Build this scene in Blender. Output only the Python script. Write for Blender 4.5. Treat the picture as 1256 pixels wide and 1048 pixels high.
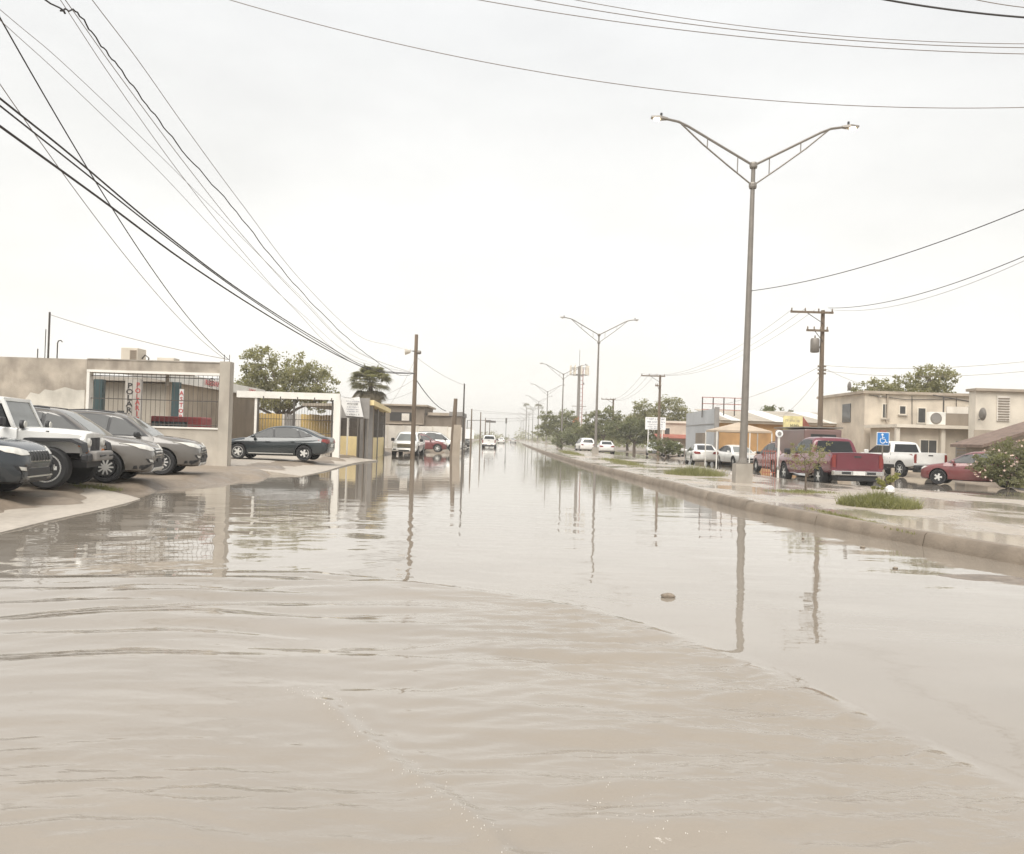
import bpy, bmesh, math, random
import numpy as np
from mathutils import Vector, Matrix
from mathutils.bvhtree import BVHTree
random.seed(7); rng = np.random.default_rng(11)
for o in list(bpy.data.objects): bpy.data.objects.remove(o)
S = bpy.context.scene; C = S.collection
# ------------------------------------------------------------------ camera
FPX, CH, ROLL, PW, PH = 1000.0, 1.5, .03, 1256, 1048
PITCH = math.atan(13/FPX)
_f = Vector((0, math.cos(PITCH), math.sin(PITCH))); _r = Vector((1,0,0)); _u = _r.cross(_f)
RT = _r*math.cos(ROLL)+_u*math.sin(ROLL); UP = _u*math.cos(ROLL)-_r*math.sin(ROLL)
cd = bpy.data.cameras.new('camera'); cam = bpy.data.objects.new('camera', cd); C.objects.link(cam)
cd.sensor_width = 36; cd.lens = 36*FPX/PW; cd.clip_start = .1; cd.clip_end = 6000
cam.matrix_world = Matrix(((RT.x,UP.x,-_f.x,0),(RT.y,UP.y,-_f.y,0),(RT.z,UP.z,-_f.z,CH),(0,0,0,1)))
S.camera = cam
# ------------------------------------------------------------------ light
SUN_EL, SUN_AZ = 58, 200          # azimuth clockwise from +Y (the view direction)
w = bpy.data.worlds.new('World'); S.world = w; w.use_nodes = True
nt = w.node_tree; N = nt.nodes; L = nt.links; N.clear()
def nd(t, **k):
    n = N.new(t)
    for a, b in k.items(): setattr(n, a, b)
    return n
sky = nd('ShaderNodeTexSky', sky_type='NISHITA', sun_disc=False)
sky.sun_elevation = math.radians(SUN_EL); sky.sun_rotation = math.radians(SUN_AZ); sky.dust_density = 3
skm = nd('ShaderNodeMix', data_type='RGBA', blend_type='MULTIPLY'); skm.inputs[0].default_value = 1
skm.inputs[7].default_value = (.1,.1,.1,1); L.new(sky.outputs[0], skm.inputs[6])
tc = nd('ShaderNodeTexCoord'); sx = nd('ShaderNodeSeparateXYZ'); L.new(tc.outputs['Generated'], sx.inputs[0])
rp = nd('ShaderNodeValToRGB'); L.new(sx.outputs[2], rp.inputs[0])
e = rp.color_ramp.elements
e[0].position = 0; e[0].color = (.405,.393,.366,1)
e[1].position = .75; e[1].color = (.286,.289,.292,1)
for p, c in ((.12,(.378,.370,.350,1)),(.28,(.338,.335,.324,1)),(.45,(.308,.309,.307,1))):
    q = e.new(p); q.color = c
mp = nd('ShaderNodeMapping'); mp.inputs['Scale'].default_value = (1,1,2.6); L.new(tc.outputs['Generated'], mp.inputs[0])
nz = nd('ShaderNodeTexNoise'); nz.inputs['Scale'].default_value = 2.2; nz.inputs['Detail'].default_value = 6; nz.inputs['Roughness'].default_value = .55
L.new(mp.outputs[0], nz.inputs[0])
mr = nd('ShaderNodeMapRange'); mr.inputs[1].default_value = .3; mr.inputs[2].default_value = .75; mr.inputs[3].default_value = .89; mr.inputs[4].default_value = 1.10
L.new(nz.outputs[0], mr.inputs[0])
cm = nd('ShaderNodeVectorMath', operation='SCALE'); L.new(rp.outputs[0], cm.inputs[0]); L.new(mr.outputs[0], cm.inputs['Scale'])
mx = nd('ShaderNodeMix', data_type='RGBA'); mx.inputs[0].default_value = .97      # overcast: cloud deck over almost all of the sky
L.new(skm.outputs[2], mx.inputs[6]); L.new(cm.outputs[0], mx.inputs[7])
bg = nd('ShaderNodeBackground'); out = nd('ShaderNodeOutputWorld'); L.new(mx.outputs[2], bg.inputs[0]); L.new(bg.outputs[0], out.inputs[0])
sd = bpy.data.lights.new('sun','SUN'); sd.energy = 1.5; sd.angle = math.radians(50); sd.color = (1,.96,.89)
so = bpy.data.objects.new('sun', sd); C.objects.link(so)
a, el = math.radians(SUN_AZ), math.radians(SUN_EL)
sv = Vector((math.sin(a)*math.cos(el), math.cos(a)*math.cos(el), math.sin(el)))
so.rotation_euler = (-sv).to_track_quat('-Z','Y').to_euler()
V = S.view_settings; V.view_transform = 'Standard'; V.look = 'None'; V.gamma = 1; V.use_curve_mapping = False
V.exposure = 1.62
# ------------------------------------------------------------------ helpers: pixel -> place
def ray(x, y): return _f + RT*((x-PW/2)/FPX) + UP*((PH/2-y)/FPX)
def gz(x, y, z=0):
    d = ray(x,y); return Vector((0,0,CH)) + d*((z-CH)/d.z)
def at(x, y, Y):
    d = ray(x,y); return Vector((0,0,CH)) + d*(Y/d.y)
# ------------------------------------------------------------------ helpers: materials
def mat(name, col, rough=.6, var=.12, scale=3.0, metal=0, bump=0, bscale=30, spec=.5, streak=0, stain=None, emit=0, coat=0, island=0, stretch=None):
    m = bpy.data.materials.new(name); m.use_nodes = True
    T = m.node_tree; n = T.nodes; l = T.links; b = n['Principled BSDF']
    b.inputs['Roughness'].default_value = rough; b.inputs['Metallic'].default_value = metal
    b.inputs['Specular IOR Level'].default_value = spec; b.inputs['Coat Weight'].default_value = coat
    b.inputs['Coat Roughness'].default_value = .06
    c4 = (*col,1)
    t = n.new('ShaderNodeTexCoord')
    src = t.outputs['Object']
    if stretch:
        g = n.new('ShaderNodeMapping'); g.inputs['Scale'].default_value = stretch; l.new(src, g.inputs[0]); src = g.outputs[0]
    z = n.new('ShaderNodeTexNoise'); z.inputs['Scale'].default_value = scale; z.inputs['Detail'].default_value = 6; l.new(src, z.inputs[0])
    r = n.new('ShaderNodeMapRange'); r.inputs[1].default_value = .3; r.inputs[2].default_value = .7
    r.inputs[3].default_value = 1-var; r.inputs[4].default_value = 1+var; l.new(z.outputs[0], r.inputs[0])
    s = n.new('ShaderNodeVectorMath'); s.operation = 'SCALE'; s.inputs[0].default_value = col; l.new(r.outputs[0], s.inputs['Scale'])
    o = s.outputs[0]
    if island:
        g = n.new('ShaderNodeNewGeometry'); r2 = n.new('ShaderNodeMapRange'); r2.inputs[3].default_value = 1-island; r2.inputs[4].default_value = 1+island
        l.new(g.outputs['Random Per Island'], r2.inputs[0]); s2 = n.new('ShaderNodeVectorMath'); s2.operation = 'SCALE'
        l.new(o, s2.inputs[0]); l.new(r2.outputs[0], s2.inputs['Scale']); o = s2.outputs[0]
    if streak:
        g = n.new('ShaderNodeMapping'); g.inputs['Scale'].default_value = (.75,.75,.30); l.new(t.outputs['Object'], g.inputs[0])
        z2 = n.new('ShaderNodeTexNoise'); z2.inputs['Scale'].default_value = 2.2; z2.inputs['Detail'].default_value = 8; l.new(g.outputs[0], z2.inputs[0])
        r2 = n.new('ShaderNodeMapRange'); r2.inputs[1].default_value = .48; r2.inputs[2].default_value = .72; r2.inputs[4].default_value = streak; l.new(z2.outputs[0], r2.inputs[0])
        k = n.new('ShaderNodeMix'); k.data_type = 'RGBA'; l.new(r2.outputs[0], k.inputs[0]); l.new(o, k.inputs[6])
        k.inputs[7].default_value = (*(stain or (col[0]*.4,col[1]*.38,col[2]*.36)),1); o = k.outputs[2]
    l.new(o, b.inputs['Base Color'])
    if bump:
        z3 = n.new('ShaderNodeTexNoise'); z3.inputs['Scale'].default_value = bscale; z3.inputs['Detail'].default_value = 5; l.new(t.outputs['Object'], z3.inputs[0])
        bp = n.new('ShaderNodeBump'); bp.inputs['Strength'].default_value = bump; bp.inputs['Distance'].default_value = .02
        l.new(z3.outputs[0], bp.inputs['Height']); l.new(bp.outputs[0], b.inputs['Normal'])
    if emit:
        b.inputs['Emission Color'].default_value = c4; b.inputs['Emission Strength'].default_value = emit
    return m
M = {}
def leafmat(name, col):
    m = mat(name, col, .55, .35, .9, island=.45); b = m.node_tree.nodes['Principled BSDF']
    n = m.node_tree.nodes; l = m.node_tree.links
    tr = n.new('ShaderNodeBsdfTranslucent'); tr.inputs[0].default_value = (col[0]*1.3,col[1]*1.4,col[2]*.8,1)
    ms = n.new('ShaderNodeMixShader'); ms.inputs[0].default_value = .5
    l.new(b.outputs[0], ms.inputs[1]); l.new(tr.outputs[0], ms.inputs[2]); l.new(ms.outputs[0], n['Material Output'].inputs[0])
    return m
def paint(name, col, rough=.25, dirt=.1):
    return mat(name, col, rough, dirt, 1.3, coat=.7, spec=.5)
M['stucco'] = mat('weathered_stucco', (.37,.325,.27), .9, .30, 1.6, bump=.35, streak=.75, stain=(.17,.14,.115))
M['stucco2'] = mat('pale_stucco', (.44,.40,.34), .9, .16, .9, bump=.3, streak=.5, stain=(.24,.2,.17))
M['patch'] = mat('whitewash_patch', (.55,.52,.46), .9, .2, 1.6, bump=.3, streak=.4)
M['shed'] = mat('shed_wall', (.38,.34,.285), .9, .12, .8, bump=.15)
M['cream'] = mat('cream_wall', (.56,.49,.40), .9, .14, 1.1, bump=.2, streak=.35, stain=(.40,.34,.28))
M['cream2'] = mat('ivory_wall', (.64,.58,.49), .9, .12, 1.1, bump=.2, streak=.3, stain=(.46,.40,.33))
M['tan'] = mat('tan_wall', (.38,.32,.255), .9, .12, .8, bump=.2, streak=.35)
M['paleblue'] = mat('pale_blue_wall', (.42,.43,.44), .85, .08, .8, bump=.15, streak=.3, stain=(.3,.29,.28))
M['orange'] = mat('ochre_wall', (.45,.265,.12), .9, .14, .9, bump=.2, streak=.35)
M['brown'] = mat('brown_wall', (.235,.195,.155), .9, .12, .6, bump=.2, streak=.4)
M['white'] = mat('white_paint', (.74,.72,.67), .6, .06, 2, streak=.25, stain=(.5,.45,.38))
M['whitewall'] = mat('whitewashed_wall', (.70,.65,.58), .9, .1, 1, bump=.2, streak=.4, stain=(.38,.33,.28))
M['yellow'] = mat('yellow_paint', (.82,.67,.36), .7, .08, 1.5, streak=.2, stain=(.66,.52,.30))
M['yellowwood'] = mat('yellow_wood', (.60,.42,.15), .7, .18, 2.5, island=.12)
M['greypaint'] = mat('grey_paint', (.25,.235,.22), .7, .1, 2)
M['dark'] = mat('dark_void', (.05,.046,.042), .8, .1, 2)
M['iron'] = mat('dark_iron', (.075,.066,.058), .55, .2, 8)
M['galv'] = mat('galvanised_steel', (.215,.195,.172), .5, .1, 4, metal=.3)
M['wood'] = mat('pole_wood', (.16,.12,.085), .9, .25, 4, bump=.5, bscale=14, stretch=(1,1,.12))
M['concrete'] = mat('concrete', (.36,.325,.28), .85, .18, 1.6, bump=.35, streak=.4)
M['kerb'] = mat('kerb_concrete', (.215,.175,.135), .7, .22, 2.2, bump=.4, bscale=22, streak=.35)
M['rust'] = mat('rusty_red', (.30,.10,.07), .7, .25, 3)
M['redpaint'] = mat('red_paint', (.27,.045,.045), .5, .1, 3)
M['teal'] = mat('teal_paint', (.04,.07,.075), .6, .15, 2)
M['glass'] = mat('tinted_glass', (.025,.027,.028), .08, .05, 2, spec=.32)
M['pane'] = mat('window_pane', (.07,.07,.068), .12, .15, 2, spec=.5)
M['glass2'] = mat('clear_windscreen', (.16,.165,.155), .06, .1, 2, spec=.6)
M['rubber'] = mat('tyre_rubber', (.022,.022,.023), .85, .15, 6, bump=.2)
M['black'] = mat('black_plastic', (.028,.028,.03), .55, .15, 4)
M['chrome'] = mat('chrome', (.62,.61,.59), .16, .03, 3, metal=1)
M['alloy'] = mat('alloy_rim', (.62,.61,.58), .35, .06, 4, metal=.15)
M['lens'] = mat('headlamp_lens', (.62,.60,.55), .08, .15, 9, spec=.7)
M['taillens'] = mat('tail_lens', (.20,.03,.025), .12, .2, 8, spec=.6)
M['amber'] = mat('amber_lens', (.65,.22,.05), .2, .1, 8)
M['plate'] = mat('number_plate', (.7,.69,.66), .5, .08, 10)
M['ink'] = mat('black_lettering', (.05,.045,.045), .7, .05, 3)
M['inkred'] = mat('red_lettering', (.5,.09,.09), .7, .08, 3)
M['inkgrey'] = mat('faded_lettering', (.16,.16,.22), .7, .1, 3)
M['banner'] = mat('banner_vinyl', (.72,.71,.69), .5, .08, 1.2)
M['blue'] = mat('sign_blue', (.03,.19,.50), .45, .05, 3)
M['signwhite'] = mat('sign_white', (.8,.8,.79), .45, .03, 3)
M['trunk'] = mat('bark', (.13,.10,.075), .95, .25, 5, bump=.5)
M['tin'] = mat('corrugated_tin', (.40,.35,.285), .6, .15, 1, metal=.2)
M['tinlight'] = mat('translucent_roof_panel', (.68,.67,.63), .5, .08, 1)
M['rooft'] = mat('brown_roof_tiles', (.17,.12,.095), .85, .2, 3, bump=.3)
M['cable'] = mat('cable_sheath', (.045,.04,.038), .7, .1, 2)
M['copper'] = mat('weathered_wire', (.20,.165,.14), .6, .1, 2)
M['leaf'] = leafmat('leaves', (.21,.205,.115)); M['leaf2'] = leafmat('dusty_leaves', (.27,.25,.15))
M['leaf3'] = leafmat('dark_leaves', (.175,.178,.105)); M['palm'] = leafmat('palm_fronds', (.18,.165,.095))
M['deadpalm'] = leafmat('dead_fronds', (.26,.215,.15)); M['grass'] = leafmat('grass_blades', (.23,.22,.11))
M['yleaf'] = leafmat('yellow_green_leaves', (.26,.25,.10)); M['flower'] = mat('pale_flowers', (.68,.52,.44), .6, .2, 5)
M['lamp'] = mat('lit_lamp', (1,.86,.62), .4, 0, 1, emit=7.0)
M['foam'] = mat('grimy_lens', (.55,.53,.48), .4, .1, 6)
M['stone'] = mat('stone', (.22,.18,.14), .9, .25, 20, bump=.5, bscale=60)
# wet paving of the median: dry-rough and wet-glossy areas
def wetmat(name, col, dark, scale, wet_lo, wet_hi, rwet=.06):
    m = bpy.data.materials.new(name); m.use_nodes = True; T = m.node_tree; n = T.nodes; l = T.links; b = n['Principled BSDF']
    t = n.new('ShaderNodeTexCoord')
    g = n.new('ShaderNodeMapping'); g.inputs['Scale'].default_value = (1,.55,1); l.new(t.outputs['Object'], g.inputs[0])
    z = n.new('ShaderNodeTexNoise'); z.inputs['Scale'].default_value = scale; z.inputs['Detail'].default_value = 9; z.inputs['Roughness'].default_value = .62; l.new(g.outputs[0], z.inputs[0])
    r = n.new('ShaderNodeMapRange'); r.inputs[1].default_value = wet_lo; r.inputs[2].default_value = wet_hi; l.new(z.outputs[0], r.inputs[0])   # 0 = puddle, 1 = damp
    k = n.new('ShaderNodeMix'); k.data_type = 'RGBA'; l.new(r.outputs[0], k.inputs[0]); k.inputs[6].default_value = (*dark,1); k.inputs[7].default_value = (*col,1)
    z4 = n.new('ShaderNodeTexNoise'); z4.inputs['Scale'].default_value = 9; z4.inputs['Detail'].default_value = 6; l.new(t.outputs['Object'], z4.inputs[0])
    r4 = n.new('ShaderNodeMapRange'); r4.inputs[3].default_value = .7; r4.inputs[4].default_value = 1.3; l.new(z4.outputs[0], r4.inputs[0])
    s = n.new('ShaderNodeVectorMath'); s.operation = 'SCALE'; l.new(k.outputs[2], s.inputs[0]); l.new(r4.outputs[0], s.inputs['Scale']); l.new(s.outputs[0], b.inputs['Base Color'])
    r3 = n.new('ShaderNodeMapRange'); r3.inputs[3].default_value = rwet; r3.inputs[4].default_value = .6; l.new(r.outputs[0], r3.inputs[0]); l.new(r3.outputs[0], b.inputs['Roughness'])
    bp = n.new('ShaderNodeBump'); bp.inputs['Distance'].default_value = .015; l.new(r.outputs[0], bp.inputs['Strength']); l.new(z4.outputs[0], bp.inputs['Height']); l.new(bp.outputs[0], b.inputs['Normal'])
    return m
M['median'] = wetmat('wet_median_paving', (.36,.31,.255), (.30,.26,.215), .42, .47, .64, .09)
M['slab'] = wetmat('damp_concrete_slab', (.40,.355,.30), (.31,.27,.225), .8, .2, .5, .3)
M['dirt'] = wetmat('wet_dirt', (.235,.19,.145), (.19,.15,.115), .7, .3, .6, .25)
# ------------------------------------------------------------------ helpers: meshes
class MB:
    def __init__(s): s.v = []; s.f = []
    def add(s, vs, fs):
        k = len(s.v); s.v += [tuple(p) for p in vs]; s.f += [tuple(i+k for i in f) for f in fs]; return s
    def box(s, c, d, rz=0, tilt=None):
        x, y, z = d[0]/2, d[1]/2, d[2]/2
        R = Matrix.Rotation(rz,3,'Z')
        if tilt: R = R @ tilt
        vs = [R @ Vector((a*x,b*y,q*z)) + Vector(c) for q in (-1,1) for b in (-1,1) for a in (-1,1)]
        return s.add(vs, [(0,2,3,1),(4,5,7,6),(0,1,5,4),(2,6,7,3),(0,4,6,2),(1,3,7,5)])
    def bb(s, a, b): return s.box([(p+q)/2 for p,q in zip(a,b)], [abs(q-p) for p,q in zip(a,b)])
    def tube(s, pts, r, seg=8, caps=True):
        pts = [Vector(p) for p in pts]; n = len(pts); rs = r if hasattr(r,'__len__') else [r]*n
        k0 = len(s.v); up = None
        for i, p in enumerate(pts):
            t = (pts[min(i+1,n-1)]-pts[max(i-1,0)]).normalized()
            if up is None: up = t.orthogonal().normalized()
            up = (up - t*up.dot(t)); up = up.normalized() if up.length > 1e-6 else t.orthogonal().normalized()
            sd = t.cross(up)
            for j in range(seg):
                a = 2*math.pi*j/seg; s.v.append(tuple(p + up*(math.cos(a)*rs[i]) + sd*(math.sin(a)*rs[i])))
        for i in range(n-1):
            for j in range(seg):
                a = k0+i*seg+j; b = k0+i*seg+(j+1)%seg; s.f.append((a,b,b+seg,a+seg))
        if caps:
            s.f.append(tuple(k0+j for j in reversed(range(seg)))); s.f.append(tuple(k0+(n-1)*seg+j for j in range(seg)))
        return s
    def prism(s, poly, z0, z1):
        n = len(poly); t = [z1]*n if not hasattr(z1,'__len__') else z1
        k = len(s.v)
        s.v += [(p[0],p[1],z0) for p in poly] + [(p[0],p[1],t[i]) for i, p in enumerate(poly)]
        s.f.append(tuple(k+i for i in reversed(range(n)))); s.f.append(tuple(k+n+i for i in range(n)))
        for i in range(n): j = (i+1)%n; s.f.append((k+i,k+j,k+n+j,k+n+i))
        return s
    def lathe(s, prof, c=(0,0,0), seg=16, axis='Z'):      # prof: (radius, height)
        k = len(s.v); n = len(prof)
        for r, h in prof:
            for j in range(seg):
                a = 2*math.pi*j/seg; p = (r*math.cos(a), r*math.sin(a), h)
                if axis == 'Y': p = (p[0], p[2], p[1])
                if axis == 'X': p = (p[2], p[0], p[1])
                s.v.append((p[0]+c[0],p[1]+c[1],p[2]+c[2]))
        for i in range(n-1):
            for j in range(seg):
                a = k+i*seg+j; b = k+i*seg+(j+1)%seg; s.f.append((a,b,b+seg,a+seg))
        s.f.append(tuple(k+j for j in reversed(range(seg)))); s.f.append(tuple(k+(n-1)*seg+j for j in range(seg)))
        return s
    def mesh(s, name, m, smooth=None):
        me = bpy.data.meshes.new(name); me.from_pydata(s.v, [], s.f); me.materials.append(m)
        bm = bmesh.new(); bm.from_mesh(me); bmesh.ops.recalc_face_normals(bm, faces=bm.faces); bm.to_mesh(me); bm.free()
        if smooth:
            me.shade_smooth(); me.set_sharp_from_angle(angle=math.radians(smooth))
        return me
    def build(s, name, m, parent=None, smooth=None, loc=(0,0,0), bevel=0):
        return link(name, s.mesh(name, m, smooth), parent, loc, bevel)
def link(name, me, parent=None, loc=(0,0,0), bevel=0):
    o = bpy.data.objects.new(name, me); C.objects.link(o); o.location = loc
    if parent: o.parent = parent
    if bevel:
        b = o.modifiers.new('edge','BEVEL'); b.width = bevel; b.segments = 2; b.limit_method = 'ANGLE'; b.angle_limit = math.radians(40)
    return o
def tag(o, label=None, cat=None, group=None, kind=None):
    for k, v in (('label',label),('category',cat),('group',group),('kind',kind)):
        if v: o[k] = v
    return o
def thing(name, label, cat, loc=(0,0,0), rz=0, group=None):
    o = bpy.data.objects.new(name, None); C.objects.link(o); o.location = loc; o.rotation_euler = (0,0,rz); o.empty_display_size = .2
    return tag(o, label, cat, group)
def boxpart(name, m, parent, a, b, bevel=0): return MB().bb(a,b).build(name, m, parent, bevel=bevel)
KIDS = {}
def copy_tree(o, parent=None):
    c = o.copy(); C.objects.link(c); c.parent = parent
    for ch in [x for x in bpy.data.objects if x.parent == o]: copy_tree(ch, c)
    return c
def recolor(root, old, new):
    for o in [root]+list(root.children_recursive):
        if o.type == 'MESH':
            for i, sl in enumerate(o.material_slots):
                if sl.material == old: sl.link = 'OBJECT'; sl.material = new
def text(name, s, size, m, parent, loc, right=(1,0,0), up=(0,0,1), sx=1, lead=1):
    cu = bpy.data.curves.new(name,'FONT'); cu.body = s; cu.size = size; cu.align_x = 'CENTER'; cu.align_y = 'CENTER'; cu.extrude = .004; cu.space_line = lead; cu.offset = size*.025; cu.resolution_u = 2
    t = bpy.data.objects.new(name, cu); C.objects.link(t); bpy.context.view_layer.update()
    me = bpy.data.meshes.new_from_object(t.evaluated_get(bpy.context.evaluated_depsgraph_get()))
    bpy.data.objects.remove(t); me.materials.clear(); me.materials.append(m)
    o = link(name, me, parent); r = Vector(right).normalized(); u = Vector(up).normalized(); n = r.cross(u)
    o.matrix_local = Matrix(((r.x*sx,u.x,n.x,loc[0]),(r.y*sx,u.y,n.y,loc[1]),(r.z*sx,u.z,n.z,loc[2]),(0,0,0,1)))
    return o
def scribble(parent, x, y, z, hw, h, m):      # writing too small to read: letter-sized strokes in a row
    b = MB(); u = x-hw
    while u < x+hw:
        wd = h*random.uniform(.35,.6)
        if random.random() > .14:
            b.bb((u,y-.004,z-h/2),(u+h*.14,y+.004,z+h/2))
            q = random.choice((z-h/2,z+h/2-h*.16,z-h*.08)); b.bb((u+h*.14,y-.004,q),(u+wd,y+.004,q+h*.16))
            if random.random() < .6: b.bb((u+wd-h*.13,y-.0045,z-h/2+h*.17),(u+wd,y+.0045,z+h*.33))
        u += wd+h*.14
    return b.build('lettering', m, parent)
def curve_pts(p0, p1, sag, n=24):
    p0, p1 = Vector(p0), Vector(p1)
    return [p0.lerp(p1, i/n) - Vector((0,0,4*sag*(i/n)*(1-i/n))) for i in range(n+1)]
# ------------------------------------------------------------------ ground
def ss(t): t = np.clip(t,0,1); return t*t*(3-2*t)
LEFT_EDGE = ([-400,4,10,17,21,25,29,36,44,60,70,74,120,300,500],[-7.6,-7.6,-7.8,-8.2,-8.0,-7.7,-7.9,-7.9,-8.1,-9.0,-8.0,-4.8,-6.5,-13,-20])
RIGHT_EDGE = ([-400,30,36,40,46,60,90,140,300,500],[24,22,21.5,22,23,15.0,15.2,15.5,14,12])
def ground_z(x, y):
    le = np.interp(y, *LEFT_EDGE); re = np.interp(y, *RIGHT_EDGE)
    nse = .03*np.sin(x*1.7+y*.6)*np.sin(y*1.1-x*.5) + .018*np.sin(x*4.1+y*2.3) + .012*np.sin(y*6.3-x*3.1)
    z = -.3 + .5*ss((le - x + nse*7 + .9)/1.9) + .42*ss((x - re + nse*6 + .8)/1.6) + .5*ss((y-330)/60)
    return np.minimum(z, .22) + nse*.35
def grid_mesh(name, xs, ys, zf, m, smooth=True):
    X, Y = np.meshgrid(xs, ys); Z = zf(X, Y); nx, ny = len(xs), len(ys)
    co = np.stack([X,Y,Z],-1).reshape(-1,3)
    i = np.arange(nx*ny).reshape(ny,nx); q = np.stack([i[:-1,:-1],i[:-1,1:],i[1:,1:],i[1:,:-1]],-1).reshape(-1,4)
    me = bpy.data.meshes.new(name); me.vertices.add(len(co)); me.vertices.foreach_set('co', co.astype(np.float32).ravel())
    me.loops.add(q.size); me.loops.foreach_set('vertex_index', q.astype(np.int32).ravel()); me.polygons.add(len(q))
    me.polygons.foreach_set('loop_start', np.arange(0,q.size,4,dtype=np.int32)); me.update(calc_edges=True)
    if smooth: me.shade_smooth()
    me.materials.append(m); return link(name, me)
def axis(parts): return np.unique(np.concatenate([np.arange(a,b,s) for a,b,s in parts]))
gx = axis([(-900,-200,100),(-200,-30,20),(-30,-14,1.0),(-14,-4,.1),(-4,12,2),(12,26,.25),(26,60,4),(60,300,30),(300,901,100)])
gy = axis([(-300,0,20),(0,8,1),(8,50,.15),(50,80,.5),(80,140,3),(140,420,12),(420,1201,130)])
tag(grid_mesh('ground', gx, gy, ground_z, M['dirt']), kind='structure')
# ------------------------------------------------------------------ flood water
FRONT = np.array([(-30,7.5),(-9,8.0),(-5.2,8.2),(-3.2,8.55),(-2.08,8.72),(-1.03,8.35),(.0,7.85),(.58,7.42),(1.15,6.7),(1.62,5.8),(1.85,5.25),(2.02,4.71),(2.18,4.15),(2.32,3.64),(2.6,2.4),(2.9,0),(3,-30)])
CREST2 = np.array([(-1.25,4.75),(-.98,4.5),(-.7,4.05),(-.42,3.62),(-.2,3.3),(.06,2.9),(.25,2.4),(.4,1.5)])
def pdist(X, Y, P):
    best = np.full(X.shape, 1e9); sgn = np.zeros(X.shape); par = np.zeros(X.shape)
    for k in range(len(P)-1):
        a, b = P[k], P[k+1]; d = b-a; t = np.clip(((X-a[0])*d[0]+(Y-a[1])*d[1])/(d@d),0,1)
        dx = X-(a[0]+t*d[0]); dy = Y-(a[1]+t*d[1]); r = np.hypot(dx,dy); m = r < best
        best = np.where(m,r,best); sgn = np.where(m, -(d[0]*dy-d[1]*dx), sgn); par = np.where(m, k+t, par)
    return best*np.sign(sgn), par
rw = np.random.default_rng(5)
def trains(X, Y, n, lam, ang, spread, slope):
    h = np.zeros(X.shape)
    for _ in range(n):
        la = lam*np.exp(rw.normal(0,.3)); th = ang + rw.normal(0,spread); k = 2*math.pi/la
        h += slope/k/math.sqrt(n)*1.4*np.sin(k*(X*math.cos(th)+Y*math.sin(th)) + rw.uniform(0,6.28))
    return h
def water_z(X, Y):
    s, par = pdist(X, Y, FRONT)
    wx = X + .18*np.sin(Y*1.3+.7*X) + .1*np.sin(1.9*X-Y); wy = Y + .16*np.sin(X*.9+.4) + .07*np.sin(X*2.3+Y*.8)
    inside = ss((s+.03)/(.22+.7*ss((-1.2-X)/2))); near = ss((22-Y)/10)*ss((Y+2)/2)*ss((11-np.abs(X))/3)
    h = .0125*np.exp(-((s-.12)/.13)**2)*ss((X+4.5)/3) + .006*np.exp(-((s-.42)/.12)**2)*inside
    tail = ss((X+1.2)/2.2); env = .5+.5*np.sin(wx*.8+wy*.35+1.3)*np.sin(wy*.9-wx*.3)
    chop = .95*tail + (1-tail)*(.10+.55*ss((4.4-Y)/1.3))
    # wavelets that follow the front, fading inwards
    h += inside*np.exp(-np.maximum(s,0)/1.1)*tail*.0016*np.sin(s*2*math.pi/.15 + 2.2*np.sin(X*2+Y*1.3))
    # long swells over the near left, shorter chop to the right
    h += inside*(trains(wx,wy,6,1.0,math.pi/2+.06,.16,.068)*(1-.35*tail)*(.5+env) + trains(wx,wy,8,.45,math.pi/2+.10,.17,.15)*(.35+.8*env)*(.45+.75*tail)*(1+.5*ss((4.2-Y)/1.5)) + trains(wx,wy,14,.19,math.pi/2+.20,.28,.16)*chop)
    patch = .5+.5*np.sin(wx*1.1+2)*np.sin(wy*.8+1)
    h += inside*trains(wx,wy,16,.09,math.pi/2+.15,.45,.13)*(.3+.7*patch)*chop
    d2, p2 = pdist(X, Y, CREST2)
    h += .027*np.exp(-(np.abs(d2)/.075)**1.6)*ss(p2/1.5)*inside + .007*np.exp(-((d2+.16)/.06)**2)*ss(p2/1.5)
    # open calm water outside the wake
    h += (1-inside)*(trains(wx,wy,6,.9,math.pi/2+.3,.5,.0065) + trains(wx,wy,6,.35,math.pi/2+.5,.6,.0065)*ss((1.5-X)/4+.35))
    global RUF, WZ; WZ = h*near; RUF = inside*chop*near*(.4+.6*patch)
    return h*near
wxs = axis([(-900,-200,100),(-200,-20,20),(-20,-9,.5),(-9,-4,.05),(-4,3.2,.0135),(3.2,9,.04),(9,24,1.0),(24,200,20),(200,901,100)])
wys = axis([(-300,-10,30),(-10,1,1),(1,4,.0135),(4,9.2,.0165),(9.2,22,.06),(22,40,1.5),(40,400,20),(400,1201,133)])
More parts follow.
